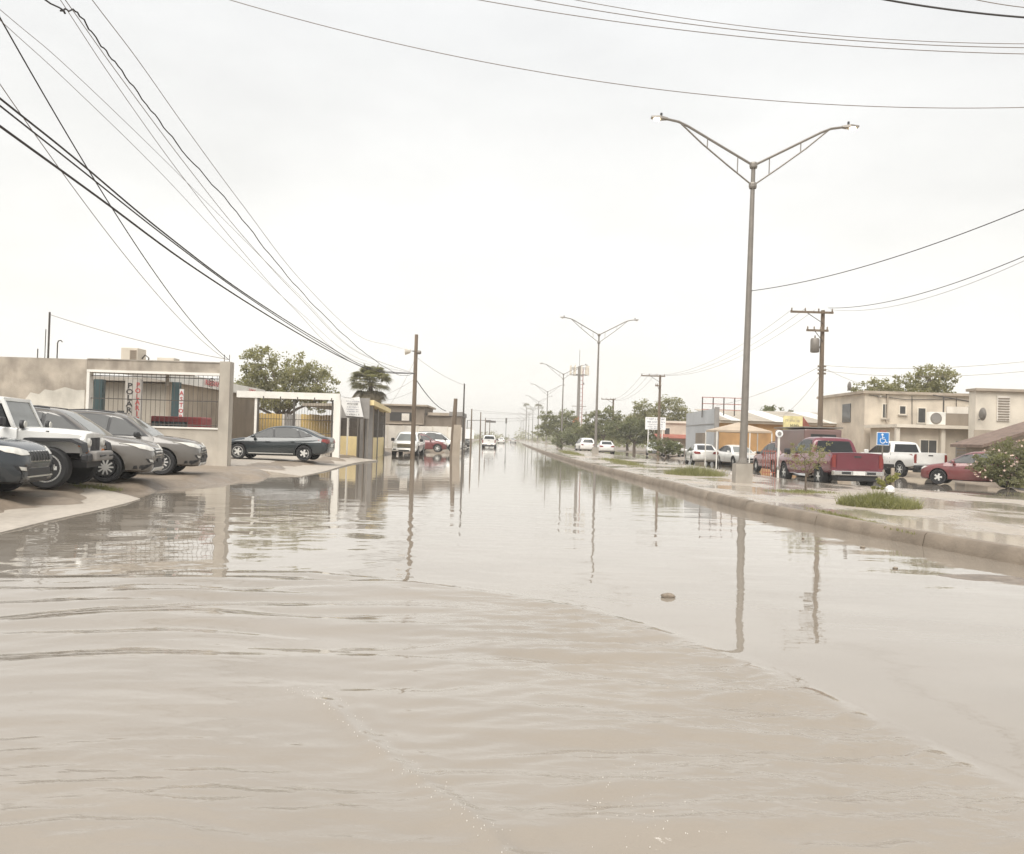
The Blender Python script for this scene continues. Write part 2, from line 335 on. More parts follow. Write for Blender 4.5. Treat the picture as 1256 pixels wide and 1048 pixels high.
def watermat():
    m = bpy.data.materials.new('muddy_flood_water'); m.use_nodes = True; T = m.node_tree; n = T.nodes; l = T.links; b = n['Principled BSDF']
    b.inputs['IOR'].default_value = 1.68; b.inputs['Roughness'].default_value = .025
    t = n.new('ShaderNodeTexCoord'); g = n.new('ShaderNodeMapping'); g.inputs['Scale'].default_value = (.5,1,1); l.new(t.outputs['Object'], g.inputs[0])
    z = n.new('ShaderNodeTexNoise'); z.inputs['Scale'].default_value = .9; z.inputs['Detail'].default_value = 7; z.inputs['Distortion'].default_value = .8; l.new(g.outputs[0], z.inputs[0])
    k = n.new('ShaderNodeMix'); k.data_type = 'RGBA'; l.new(z.outputs[0], k.inputs[0]); k.inputs[6].default_value = (.215,.186,.152,1); k.inputs[7].default_value = (.272,.238,.198,1)
    l.new(k.outputs[2], b.inputs['Base Color'])
    g2 = n.new('ShaderNodeMapping'); g2.inputs['Scale'].default_value = (.55,1.5,1); l.new(t.outputs['Object'], g2.inputs[0])
    z2 = n.new('ShaderNodeTexNoise'); z2.inputs['Scale'].default_value = 1.3; z2.inputs['Detail'].default_value = 4; l.new(g2.outputs[0], z2.inputs[0])
    z4 = n.new('ShaderNodeTexNoise'); z4.inputs['Scale'].default_value = .07; z4.inputs['Detail'].default_value = 3; l.new(g2.outputs[0], z4.inputs[0])
    r4 = n.new('ShaderNodeMapRange'); r4.inputs[1].default_value = .38; r4.inputs[2].default_value = .62; r4.inputs[3].default_value = .04; r4.inputs[4].default_value = .14; l.new(z4.outputs[0], r4.inputs[0])
    bp = n.new('ShaderNodeBump'); bp.inputs['Distance'].default_value = .05; l.new(r4.outputs[0], bp.inputs['Strength']); l.new(z2.outputs[0], bp.inputs['Height'])
    ra = n.new('ShaderNodeAttribute'); ra.attribute_name = 'ruffle'
    g5 = n.new('ShaderNodeMapping'); g5.inputs['Scale'].default_value = (.6,1.7,1); g5.inputs['Rotation'].default_value = (0,0,-.18); l.new(t.outputs['Object'], g5.inputs[0])
    z5 = n.new('ShaderNodeTexNoise'); z5.inputs['Scale'].default_value = 13; z5.inputs['Detail'].default_value = 4; z5.inputs['Distortion'].default_value = .4; l.new(g5.outputs[0], z5.inputs[0])
    b5 = n.new('ShaderNodeBump'); b5.inputs['Distance'].default_value = .013; l.new(ra.outputs['Fac'], b5.inputs['Strength']); l.new(z5.outputs[0], b5.inputs['Height']); l.new(bp.outputs[0], b5.inputs['Normal'])
    l.new(b5.outputs[0], b.inputs['Normal'])
    return m
fw = tag(grid_mesh('flood_water', wxs, wys, water_z, watermat()), kind='structure')
at_ = fw.data.attributes.new('ruffle','FLOAT','POINT'); at_.data.foreach_set('value', RUF.astype(np.float32).ravel())
# ------------------------------------------------------------------ driveway slabs
sl = MB().prism([(-6.75,3),(-6.78,8),(-6.84,11),(-7.05,12.5),(-7.2,14.3),(-7.35,15.6),(-7.6,16.8),(-8.0,17.1),(-8.7,17.4),(-9.3,17.75),(-9.7,18.0),(-20,18),(-20,3)], -.6, [.03,.025,.02,.02,.02,.02,.015,.06,.14,.2,.235,.24,.24]).build('driveway_slab', M['slab']); tag(sl, kind='structure')
ap = MB().prism([(-6.9,27.0),(-7.0,31),(-7.3,35),(-7.5,38),(-7.6,41.5),(-7.2,44.2),(-9.6,45.5),(-9.9,50),(-17,50),(-17,30.2),(-10.4,29.2),(-8.6,28.1)], -.6, [.02,.03,.04,.05,.05,.06,.2,.22,.3,.3,.24,.12]).build('sidewalk_apron', M['slab']); tag(ap, kind='structure')
# ------------------------------------------------------------------ median with kerb
KL = [(13.5,4.0),(11,4.9),(9.2,6.3),(8.0,8.0),(7.35,9.6),(6.9,10.93),(6.55,12.49),(6.12,14.42),(5.81,16.39),(5.34,19.48),(5.12,26.44),(4.69,35.14),(3.99,54.6),(3.2,100),(2.6,200),(2.2,330)]
KR = [(6.5,330),(8.0,200),(9.3,100),(10.1,63),(10.7,49.4),(10.9,36),(11.1,31),(11.9,29.3),(13.2,27.5),(15.1,24),(17.5,20),(20,14),(21,4)]
def resample(P, step):
    P = [Vector((*p,0)) for p in P]; o = [P[0].copy()]; need = step
    for a, b in zip(P, P[1:]):
        d = (b-a).length; t = 0
        while d - t >= need: t += need; o.append(a.lerp(b,t/d)); need = step
        need -= d - t
    return o
def cr(P, n=6):      # smooth a polyline
    P = [Vector((*p,0)) for p in P]; o = []
    for i in range(len(P)-1):
        p0, p1, p2, p3 = P[max(i-1,0)], P[i], P[i+1], P[min(i+2,len(P)-1)]
        for j in range(n):
            t = j/n; o.append(.5*((2*p1)+(p2-p0)*t+(2*p0-5*p1+4*p2-p3)*t*t+(3*p1-p0-3*p2+p3)*t**3))
    o.append(P[-1]); return [(q.x,q.y) for q in o]
med = bpy.data.objects.new('median', None); C.objects.link(med); tag(med, kind='structure')
KLs = cr(KL)
inner = []
for i, p in enumerate(KLs):
    a = Vector(KLs[max(i-1,0)]); b = Vector(KLs[min(i+1,len(KLs)-1)]); t = (b-a).normalized(); nrm = Vector((t.y,-t.x)); inner.append(tuple(Vector(p)+nrm*.19))
KRs = cr(KR)
top = [(*p,) for p in inner] + KRs
mp_ = MB().prism(top, -.5, .185).build('paving', M['median'], med)
# paved surface is one sheet; cut joints are shown by the kerb pieces
kp = resample(KLs, .5); seglen = 6
i = 0; kn = 0
while i+seglen < len(kp) and kp[i].y < 190:
    seg = kp[i:i+seglen+1]; m = MB(); pr = []
    a, b = seg[0], seg[-1]; jit = random.uniform(-.012,.012); hz = .215+random.uniform(-.008,.01)
    secs = []
    for j, p in enumerate(seg):
        q0 = kp[max(i+j-1,0)]; q1 = kp[min(i+j+1,len(kp)-1)]; t = (q1-q0).normalized(); nrm = Vector((t.y,-t.x,0))
        pp = p + nrm*jit
        if j == 0: pp = pp + t*.012
        if j == len(seg)-1: pp = pp - t*.012
        sec = [pp-nrm*.06+Vector((0,0,-.5)), pp-nrm*.05+Vector((0,0,.02)), pp-nrm*.015+Vector((0,0,hz-.04)), pp+nrm*.025+Vector((0,0,hz)), pp+nrm*.17+Vector((0,0,hz+.004)), pp+nrm*.17+Vector((0,0,-.5))]
        secs.append(sec)
    vs = [v for s_ in secs for v in s_]; fs = []
    for j in range(len(secs)-1):
        for k in range(5): fs.append((j*6+k,j*6+k+1,(j+1)*6+k+1,(j+1)*6+k))
    fs += [tuple(range(6)), tuple(reversed(range((len(secs)-1)*6,len(secs)*6)))]
    m.add(vs, fs).build('kerb_stone', M['kerb'], med, smooth=40); i += seglen; kn += 1
m = MB()
for a, b in zip(KRs, KRs[1:]):
    pass
# ------------------------------------------------------------------ vehicles (local frame: +x forward, z up, origin on the ground between the axles)
def catmull(rows, n):
    R = np.array(rows, float); out = []
    for i in range(len(R)-1):
        p0, p1, p2, p3 = R[max(i-1,0)], R[i], R[i+1], R[min(i+2,len(R)-1)]
        for j in range(n):
            t = j/n; out.append(.5*((2*p1)+(p2-p0)*t+(2*p0-5*p1+4*p2-p3)*t*t+(3*p1-p0-3*p2+p3)*t**3))
    out.append(R[-1]); return out
def loft(sections):
    m = MB(); n = len(sections[0]); vs = [p for s in sections for p in s]; fs = []
    for i in range(len(sections)-1):
        for j in range(n): k = (j+1)%n; fs.append((i*n+j,i*n+k,(i+1)*n+k,(i+1)*n+j))
    fs += [tuple(range(n)), tuple(reversed(range((len(sections)-1)*n, len(sections)*n)))]
    return m.add(vs, fs)
def body_loft(st, n=4):
    secs = []
    for x, zb, zs, zt, hw, ht in catmull(st, n):
        h = [(0,zb),(hw*.80,zb),(hw*.94,zb+.05),(hw*.99,zb+.3*(zs-zb)),(hw,zb+.62*(zs-zb)),(hw*.985,zs-.04),(hw*.955,zs),(ht+(hw*.955-ht)*.35,zs+(zt-zs)*.75),(ht,zt-.005),(ht*.55,zt+.012),(0,zt+.018)]
        secs.append([(x,-y,z) for y, z in h] + [(x,y,z) for y, z in reversed(h[1:-1])])
    return loft(secs)
def cabin_loft(prof, zb, hwb, hwr, n=3):
    zr = max(p[1] for p in prof); secs = []
    W = lambda z: hwb-(hwb-hwr)*(z-zb)/(zr-zb)
    for x, z in catmull(prof, n):
        e = max(0,min(1,(z-zb)/.25))
        h = [(0,zb-.12),(W(zb-.12),zb-.12),(W(z-.09*e),z-.09*e),(W(z)-.03,z-.03*e),(W(z)-.11,z),(W(z)*.45,z+.018*e),(0,z+.024*e)]
        secs.append([(x,-y,q) for y, q in h] + [(x,y,q) for y, q in reversed(h[1:-1])])
    return loft(secs)
def bvh_of(mb): return BVHTree.FromPolygons([Vector(v) for v in mb.v], mb.f)
def decal(name, bvh, poly, face, m, parent, proud=.012, cuts=3):
    # poly in the two axes of a side; face: 'R','L','F','B','T'
    d, mp = {'R':(Vector((0,1,0)),lambda u,v:Vector((u,-4,v))),'L':(Vector((0,-1,0)),lambda u,v:Vector((u,4,v))),
             'F':(Vector((-1,0,0)),lambda u,v:Vector((6,u,v))),'B':(Vector((1,0,0)),lambda u,v:Vector((-6,u,v))),'T':(Vector((0,0,-1)),lambda u,v:Vector((u,v,4)))}[face]
    bm = bmesh.new(); f = bm.faces.new([bm.verts.new(mp(*p)) for p in poly])
    bmesh.ops.triangulate(bm, faces=[f])
    if cuts: bmesh.ops.subdivide_edges(bm, edges=bm.edges[:], cuts=cuts, use_grid_fill=True)
    nr = {}
    for v in bm.verts:
        h, n, i, dist = bvh.ray_cast(v.co, d)
        if h is None: h, n, i, dist = bvh.find_nearest(v.co + d*3.4)
        if n.dot(d) > 0: n = -n
        v.co = h; nr[v] = n
    edges = [e for e in bm.edges if e.is_boundary]
    r = bmesh.ops.extrude_edge_only(bm, edges=edges)
    new = [g for g in r['geom'] if isinstance(g, bmesh.types.BMVert)]
    newset = set(new)
    for v in new:
        o = [e.other_vert(v) for e in v.link_edges if e.other_vert(v) not in newset][0]; v.co = o.co - nr[o]*.012
    for v, n in nr.items(): v.co = v.co + n*proud
    bmesh.ops.recalc_face_normals(bm, faces=bm.faces)
    me = bpy.data.meshes.new(name); bm.to_mesh(me); bm.free(); me.materials.append(m); me.shade_smooth(); me.set_sharp_from_angle(angle=math.radians(50))
    return link(name, me, parent)
def sides(name, bvh, poly, m, parent, proud=.012, cuts=3):
    return [decal(name, bvh, poly, f, m, parent, proud, cuts) for f in 'RL']
def both(name, bvh, poly, face, m, parent, proud=.012, cuts=3):
    return [decal(name, bvh, poly, face, m, parent, proud, cuts), decal(name, bvh, [(-u,v) for u,v in reversed(poly)], face, m, parent, proud, cuts)]
def rect(u0, u1, v0, v1): return [(u0,v0),(u1,v0),(u1,v1),(u0,v1)]
def cut_boolean(mb, m, cutters, smooth=35):
    o = mb.build('tmp', m, smooth=smooth); cs = []
    for c in cutters:
        k = c.build('tmpc', M['black']); b = o.modifiers.new('cut','BOOLEAN'); b.operation = 'DIFFERENCE'; b.solver = 'EXACT'; b.object = k; b.material_mode = 'TRANSFER'; cs.append(k)
    bpy.context.view_layer.update()
    me = bpy.data.meshes.new_from_object(o.evaluated_get(bpy.context.evaluated_depsgraph_get()))
    for k in cs: bpy.data.objects.remove(k)
    bpy.data.objects.remove(o); me.set_sharp_from_angle(angle=math.radians(smooth)); return me
WM = {}
def wheel_meshes(r, w, spokes):
    key = (r,w,spokes)
    if key in WM: return WM[key]
    ri = r*.68; q_ = .19/spokes
    t = MB().lathe([(ri,-w*.42),(r*.9,-w*.5),(r*.975,-w*.42),(r,-w*.25),(r,w*.25),(r*.975,w*.42),(r*.9,w*.5),(ri,w*.42)], seg=28, axis='Y').mesh('tyre', M['rubber'], 35)
    m = MB()
    for s in (-1,):   # outer face at -y
        for k in range(spokes):
            a = 2*math.pi*k/spokes
            R = Matrix.Rotation(-a,3,'Y'); m.add([R @ Vector(p) for p in [(.05,-w*.44,-q_),(.05,-w*.44,q_),(ri*.98,-w*.41,q_),(ri*.98,-w*.41,-q_),(.05,-w*.3,-q_),(.05,-w*.3,q_),(ri*.98,-w*.28,q_),(ri*.98,-w*.28,-q_)]],
                  [(0,1,2,3),(4,7,6,5),(0,4,5,1),(1,5,6,2),(2,6,7,3),(3,7,4,0)])
        m.lathe([(.075,-w*.43),(.075,-w*.25)], seg=12, axis='Y')
        n = len(m.v); seg = 28
        for rr, yy in ((ri*.90,-w*.42),(ri*1.015,-w*.42),(ri*1.015,-w*.2),(ri*.90,-w*.2)):
            m.v += [(rr*math.cos(2*math.pi*j/seg), yy, rr*math.sin(2*math.pi*j/seg)) for j in range(seg)]
        for q in range(4):
            for j in range(seg): a_ = n+q*seg+j; b_ = n+q*seg+(j+1)%seg; c_ = n+((q+1)%4)*seg; m.f.append((a_,b_,c_+(j+1)%seg,c_+j))
    rim = m.mesh('rim', M['alloy'], 40)
    disc = MB().lathe([(ri*1.01,-w*.16),(ri*1.01,-w*.10)], seg=20, axis='Y').mesh('dark_backing', M['black'])  # black disc filling the rim, stands in for the shade behind the spokes
    WM[key] = (t, rim, disc); return WM[key]
def add_wheels(root, wb, track, r, w, spokes, shift=0):
    t, rim, disc = wheel_meshes(r, w, spokes)
    for x in (wb/2, -wb/2):
        for s in (-1, 1):
            o = link('wheel', t, root, (x+shift, s*track/2, r)); o.rotation_euler.z = 0 if s < 0 else math.pi
            link('rim', rim, o); link('dark_backing', disc, o)
def arches(wb, hw, r, d=.34):
    out = []
    for x in (wb/2, -wb/2):
        for s in (-1,1): out.append(MB().lathe([(r,s*(hw-d)),(r,s*(hw+.3))] if s>0 else [(r,-(hw+.3)),(r,-(hw-d))], c=(x,0,r*.92), seg=30, axis='Y'))
    return out
def seam(root, bvh, pts, face='RL', m=None, w=.012):
    for f in face:
        for a, b in zip(pts, pts[1:]):
            d = Vector((b[0]-a[0],b[1]-a[1])).normalized(); n = Vector((-d.y,d.x))*w/2
            decal('door_seam', bvh, [(a[0]-n.x,a[1]-n.y),(b[0]-n.x,b[1]-n.y),(b[0]+n.x,b[1]+n.y),(a[0]+n.x,a[1]+n.y)], f, m or M['black'], root, .003, 2)
def suv(name, label, col, kind='crossover', cat='car', glass=None):
    root = thing(name, label, cat); g = glass or M['glass']
    st = [(-2.27,.46,.78,.96,.68,.58),(-2.2,.36,.88,1.08,.84,.74),(-1.9,.28,.96,1.1,.905,.80),(-1.0,.22,.95,1.08,.92,.82),(0,.22,.93,1.06,.92,.82),(.9,.22,.92,1.06,.92,.80),(1.35,.24,.91,1.03,.915,.77),(1.8,.25,.87,.97,.885,.72),(2.08,.24,.80,.89,.80,.62),(2.22,.26,.70,.78,.68,.52),(2.27,.32,.60,.68,.60,.46)]
    pf = [(1.12,1.0),(.72,1.30),(.30,1.565),(.05,1.635),(-.5,1.68),(-1.2,1.665),(-1.8,1.60),(-2.02,1.42),(-2.22,1.06)]
    bl = body_loft(st); cb = cabin_loft(pf, 1.02, .86, .63); b1 = bvh_of(bl); b2 = bvh_of(cb)
    link('body', cut_boolean(bl, col, arches(2.69,.92,.40)), root); cb.build('cabin', col, root, smooth=35)
    decal('windscreen', b2, [(-.70,1.05),(.70,1.05),(.50,1.545),(-.50,1.545)], 'F', M['glass2'], root)
    decal('rear_window', b2, [(-.62,1.12),(.62,1.12),(.50,1.48),(-.50,1.48)], 'B', g, root)
    sides('window_surround', b2, [(1.0,1.035),(.36,1.50),(.03,1.58),(-.6,1.62),(-1.1,1.60),(-1.62,1.54),(-1.9,1.33),(-1.3,1.05)], M['black'], root, .005)
    sides('side_window', b2, [(.86,1.06),(.80,1.12),(.34,1.46),(.02,1.545),(-.02,1.06)], g, root)
    sides('side_window', b2, [(-.10,1.06),(-.06,1.55),(-.6,1.585),(-.95,1.56),(-1.10,1.08)], g, root)
    sides('side_window', b2, [(-1.18,1.10),(-1.03,1.555),(-1.55,1.51),(-1.80,1.32)], g, root)
    sides('sill_cladding', b1, rect(-.92,.92,.235,.36), M['black'], root, .014)
    seam(root, b1, [(.88,.36),(.90,.95)]); seam(root, b1, [(-.06,.36),(-.06,.95)]); seam(root, b1, [(-1.02,.36),(-1.1,.95)])
    sides('door_handle', b1, rect(.10,.27,.845,.88), col, root, .03); sides('door_handle', b1, rect(-.95,-.78,.86,.895), col, root, .03)
    for s in (-1,1):
        MB().box((.72,s*.99,1.08),(.13,.2,.15)).build('wing_mirror', M['black'], root, bevel=.04)
    for s in (-1,1): MB().tube([(.05,s*.60,1.66),(-.6,s*.60,1.72),(-1.6,s*.58,1.66)], .018, 6).build('roof_rail', M['black'], root)
    both('headlamp', b1, [(.34,.74),(.62,.735),(.80,.79),(.855,.90),(.72,.885),(.40,.81)], 'F', M['lens'], root, .015)
    both('fog_lamp', b1, [(.44,.44),(.68,.47),(.74,.56),(.52,.54)], 'F', M['black'], root, .012)
    both('fog_lens', b1, [(.55,.465),(.66,.485),(.69,.545),(.58,.53)], 'F', M['lens'], root, .022)
    if kind == 'crossover':
        decal('bumper_cladding', b1, [(-.80,.25),(.80,.25),(.84,.40),(.60,.44),(-.60,.44),(-.84,.40)], 'F', M['black'], root, .006)
        gr = decal('grille', b1, [(-.26,.60),(.26,.60),(.34,.70),(.30,.79),(-.30,.79),(-.34,.70)], 'F', M['black'], root, .012)
        for z, hw in ((.765,.29),(.70,.33),(.635,.28)): decal('grille_bar', b1, rect(-hw,hw,z-.018,z+.018), 'F', M['chrome'], gr, .03)
        decal('lower_intake', b1, [(-.42,.36),(.42,.36),(.36,.50),(-.36,.50)], 'F', M['black'], root, .012)
        decal('number_plate', b1, rect(-.16,.16,.46,.56), 'F', M['black'], root, .03)
        decal('skid_plate', b1, [(-.50,.27),(.50,.27),(.42,.345),(-.42,.345)], 'F', M['alloy'], root, .018)
    else:
        for k in range(7):
            u = -.36+.12*k; gr = decal('grille_slot', b1, [(u-.045,.62),(u+.045,.62),(u+.04,.80),(u-.04,.80)], 'F', M['chrome'], root, .022)
            decal('slot_mesh', b1, [(u-.03,.635),(u+.03,.635),(u+.026,.785),(u-.026,.785)], 'F', M['black'], gr, .028)
        decal('bumper_cladding', b1, [(-.62,.28),(.62,.28),(.66,.50),(-.66,.50)], 'F', M['black'], root, .012)
        decal('chrome_strip', b1, rect(-.50,.50,.345,.375), 'F', M['chrome'], root, .02)
    both('tail_lamp', b1, [(.56,.80),(.80,.80),(.82,.95),(.58,.95)], 'B', M['taillens'], root, .014)
    decal('number_plate', b1, rect(-.2,.2,.62,.76), 'B', M['plate'], root, .014)
    add_wheels(root, 2.69, 1.60, .355, .235, 10)
    return root
def sedan(name, label, col, cat='car', hatch=False):
    root = thing(name, label, cat); g = M['glass']
    if hatch:
        st = [(-1.95,.45,.75,.92,.62,.52),(-1.88,.34,.86,.98,.78,.66),(-1.5,.26,.92,1.0,.85,.74),(-.6,.2,.90,.99,.86,.76),(.3,.2,.88,.97,.86,.75),(.95,.22,.86,.95,.855,.72),(1.35,.22,.82,.90,.84,.68),(1.75,.22,.74,.82,.76,.58),(1.95,.24,.64,.72,.62,.46),(2.0,.30,.56,.62,.52,.4)]
        pf = [(1.05,.92),(.6,1.18),(.18,1.39),(-.1,1.455),(-.6,1.48),(-1.2,1.45),(-1.6,1.34),(-1.92,.98)]; wb, hw, H = 2.5, .86, .93
    else:
        st = [(-2.38,.46,.80,.90,.60,.50),(-2.28,.36,.90,1.0,.78,.66),(-1.9,.27,.93,1.04,.88,.74),(-1.2,.2,.90,.99,.905,.78),(-.3,.19,.86,.95,.91,.79),(.6,.19,.84,.93,.91,.78),(1.15,.2,.83,.92,.905,.76),(1.6,.21,.78,.87,.88,.70),(2.1,.22,.69,.77,.76,.58),(2.36,.25,.58,.64,.60,.44),(2.42,.3,.50,.56,.50,.36)]
        pf = [(1.12,.90),(.70,1.12),(.22,1.35),(-.10,1.425),(-.55,1.455),(-1.0,1.42),(-1.45,1.28),(-1.85,1.10),(-2.12,.99)]; wb, hw, H = 2.78, .91, .90
    bl = body_loft(st); cb = cabin_loft(pf, H, hw-.06, hw-.30); b1 = bvh_of(bl); b2 = bvh_of(cb)
    link('body', cut_boolean(bl, col, arches(wb,hw,.375)), root); cb.build('cabin', col, root, smooth=35)
    if hatch:
        sides('window_surround', b2, [(.90,.955),(.32,1.30),(0,1.39),(-.6,1.425),(-1.1,1.385),(-1.4,.98)], M['black'], root, .005)
        sides('side_window', b2, [(.80,.98),(.30,1.27),(-.02,1.36),(-.1,.98)], g, root); sides('side_window', b2, [(-.16,.98),(-.10,1.37),(-.6,1.395),(-1.05,1.36),(-1.3,1.0)], g, root)
        decal('windscreen', b2, [(-.64,.97),(.64,.97),(.46,1.36),(-.46,1.36)], 'F', M['glass2'], root); decal('rear_window', b2, [(-.55,1.05),(.55,1.05),(.45,1.33),(-.45,1.33)], 'B', g, root)
        seam(root, b1, [(.78,.26),(.82,.88)]); seam(root, b1, [(-.14,.26),(-.14,.9)])
        both('headlamp', b1, [(.36,.66),(.66,.66),(.74,.76),(.5,.77)], 'F', M['lens'], root); both('tail_lamp', b1, [(.48,.72),(.72,.72),(.74,.92),(.56,.92)], 'B', M['taillens'], root)
    else:
        sides('window_surround', b2, [(.93,.93),(.38,1.24),(0,1.36),(-.6,1.395),(-1.05,1.36),(-1.42,1.235),(-1.74,1.04),(-1.2,.97)], M['black'], root, .005)
        sides('side_window', b2, [(.84,.95),(.36,1.21),(0,1.33),(-.08,.96)], g, root); sides('side_window', b2, [(-.16,.96),(-.10,1.335),(-.6,1.365),(-1.0,1.33),(-1.18,.99)], g, root); sides('side_window', b2, [(-1.25,1.0),(-1.08,1.32),(-1.35,1.22),(-1.62,1.06)], g, root)
        decal('windscreen', b2, [(-.68,.95),(.68,.95),(.50,1.33),(-.50,1.33)], 'F', M['glass2'], root); decal('rear_window', b2, [(-.58,1.05),(.58,1.05),(.50,1.36),(-.50,1.36)], 'B', g, root)
        seam(root, b1, [(.86,.26),(.90,.86)]); seam(root, b1, [(-.12,.26),(-.12,.88)]); seam(root, b1, [(-1.0,.4),(-1.2,.9)])
        both('headlamp', b1, [(.34,.60),(.66,.61),(.78,.72),(.44,.69)], 'F', M['lens'], root); both('tail_lamp', b1, [(.40,.78),(.76,.76),(.80,.93),(.46,.93)], 'B', M['taillens'], root, .016)
        sides('tail_lamp', b1, [(-2.27,.80),(-1.98,.86),(-2.0,.93),(-2.26,.94)], M['taillens'], root, .012)
        sides('chrome_strip', b1, rect(-.95,.95,.27,.30), M['alloy'], root, .012)
    sides('door_handle', b1, rect(.04,.22,.76,.79), col, root, .03); sides('door_handle', b1, rect(-1.0,-.84,.78,.81), col, root, .03)
    decal('grille', b1, [(-.34,.44),(.34,.44),(.38,.56),(-.38,.56)], 'F', M['black'], root); decal('number_plate', b1, rect(-.2,.2,.60,.74), 'B', M['plate'], root, .014)
    decal('lower_intake', b1, rect(-.5,.5,.29,.38), 'F', M['black'], root)
    for s in (-1,1): MB().box((.66 if hatch else .72,s*(hw+.06),H+.08),(.12,.18,.12)).build('wing_mirror', col, root, bevel=.035)
    add_wheels(root, wb, hw*2-.24, .325, .215, 5)
    return root
def pickup(name, label, col, cat='pickup truck', dark_low=None, front='plain'):
    root = thing(name, label, cat); g = M['glass']
    st = [(-3.0,.62,1.16,1.30,.96,.90),(-2.9,.58,1.18,1.33,.985,.92),(-2.0,.50,1.17,1.33,1.0,.93),(-.85,.45,1.16,1.32,1.005,.92),(-.7,.42,1.16,1.28,1.005,.90),(.4,.40,1.15,1.24,1.005,.90),(1.25,.40,1.14,1.24,1.005,.88),(1.85,.44,1.13,1.24,1.0,.86),(2.45,.46,1.10,1.20,.97,.82),(2.75,.45,1.04,1.14,.92,.76),(2.86,.5,.95,1.03,.86,.70)]
    pf = [(1.48,1.2),(1.05,1.47),(.62,1.75),(.35,1.86),(-.1,1.905),(-.55,1.89),(-.80,1.83),(-.90,1.6),(-.98,1.22)]
    bl = body_loft(st); cb = cabin_loft(pf, 1.2, .93, .72); b1 = bvh_of(bl); b2 = bvh_of(cb)
    bed = MB().bb((-2.88,-.80,.86),(-1.04,.80,1.9))
    link('body', cut_boolean(bl, col, arches(3.72,1.0,.47,.4)+[bed]), root); cb.build('cabin', col, root, smooth=35)
    decal('windscreen', b2, [(-.78,1.25),(.78,1.25),(.60,1.74),(-.60,1.74)], 'F', M['glass2'], root)
    decal('rear_window', b2, [(-.74,1.32),(.74,1.32),(.62,1.76),(-.62,1.76)], 'B', g, root)
    sides('window_surround', b2, [(1.30,1.235),(.74,1.65),(.42,1.80),(-.2,1.845),(-.68,1.82),(-.82,1.27)], M['black'], root, .005)
    sides('side_window', b2, [(1.22,1.25),(.72,1.62),(.42,1.77),(.34,1.26)], g, root); sides('side_window', b2, [(.26,1.26),(.32,1.78),(-.2,1.815),(-.62,1.79),(-.74,1.30)], g, root)
    seam(root, b1, [(1.25,.5),(1.27,1.15)]); seam(root, b1, [(.30,.5),(.30,1.16)]); seam(root, b1, [(-.70,.6),(-.80,1.2)]); seam(root, b1, [(-.98,.5),(-.98,1.28)], w=.03)
    sides('door_handle', b1, rect(.42,.62,1.03,1.065), col, root, .03); sides('door_handle', b1, rect(-.58,-.38,1.04,1.075), col, root, .03)
    if dark_low: sides('lower_cladding', b1, rect(-1.35,1.35,.46,.66), dark_low, root, .014)
    sides('running_board', b1, rect(-1.2,1.2,.40,.45), M['chrome'] if not dark_low else M['black'], root, .10)
    tg = decal('tailgate', b1, rect(-.76,.76,.74,1.285), 'B', col, root, .02)
    decal('tailgate_handle', b1, rect(-.13,.13,1.16,1.22), 'B', M['black'], tg, .03)
    both('tail_lamp', b1, [(.80,.78),(.93,.80),(.95,1.24),(.80,1.25)], 'B', M['taillens'], root, .02)
    bp = MB().bb((-3.16,-.93,.50),(-2.94,.93,.68)).build('rear_bumper', M['chrome'] if not dark_low else M['black'], root, bevel=.03)
    MB().bb((-3.185,-.22,.53),(-3.165,.22,.67)).build('number_plate', M['plate'], bp)
    MB().bb((-3.175,-.62,.55),(-3.162,-.30,.64)).build('step_recess', M['black'], bp); MB().bb((-3.175,.30,.55),(-3.162,.62,.64)).build('step_recess', M['black'], bp)
    MB().bb((-3.1,-.75,.30),(-2.6,.75,.50)).build('under_bumper', M['black'], root, bevel=.04)
    for s in (-1,1): MB().box((1.08,s*1.12,1.30),(.14,.26,.24)).build('wing_mirror', M['black'] if not dark_low else col, root, bevel=.05)
    both('headlamp', b1, [(.52,.86),(.80,.86),(.84,1.04),(.56,1.04)], 'F', M['lens'], root, .02)
    gr = decal('grille', b1, [(-.50,.72),(.50,.72),(.52,1.0),(-.52,1.0)], 'F', M['black'], root, .014)
    for z in (.80,.90,.97): decal('grille_bar', b1, rect(-.5,.5,z-.022,z+.022), 'F', M['chrome'], gr, .035)
    fb = MB().bb((2.70,-.93,.44),(2.95,.93,.66)).build('front_bumper', M['chrome'] if front == 'chrome' else col, root, bevel=.06)
    MB().bb((2.952,-.4,.47),(2.96,.4,.56)).build('lower_intake', M['black'], fb)
    both('fog_lamp', b1, rect(.6,.8,.54,.64), 'F', M['black'], root, .10)
    add_wheels(root, 3.72, 1.74, .41, .27, 6)
    return root
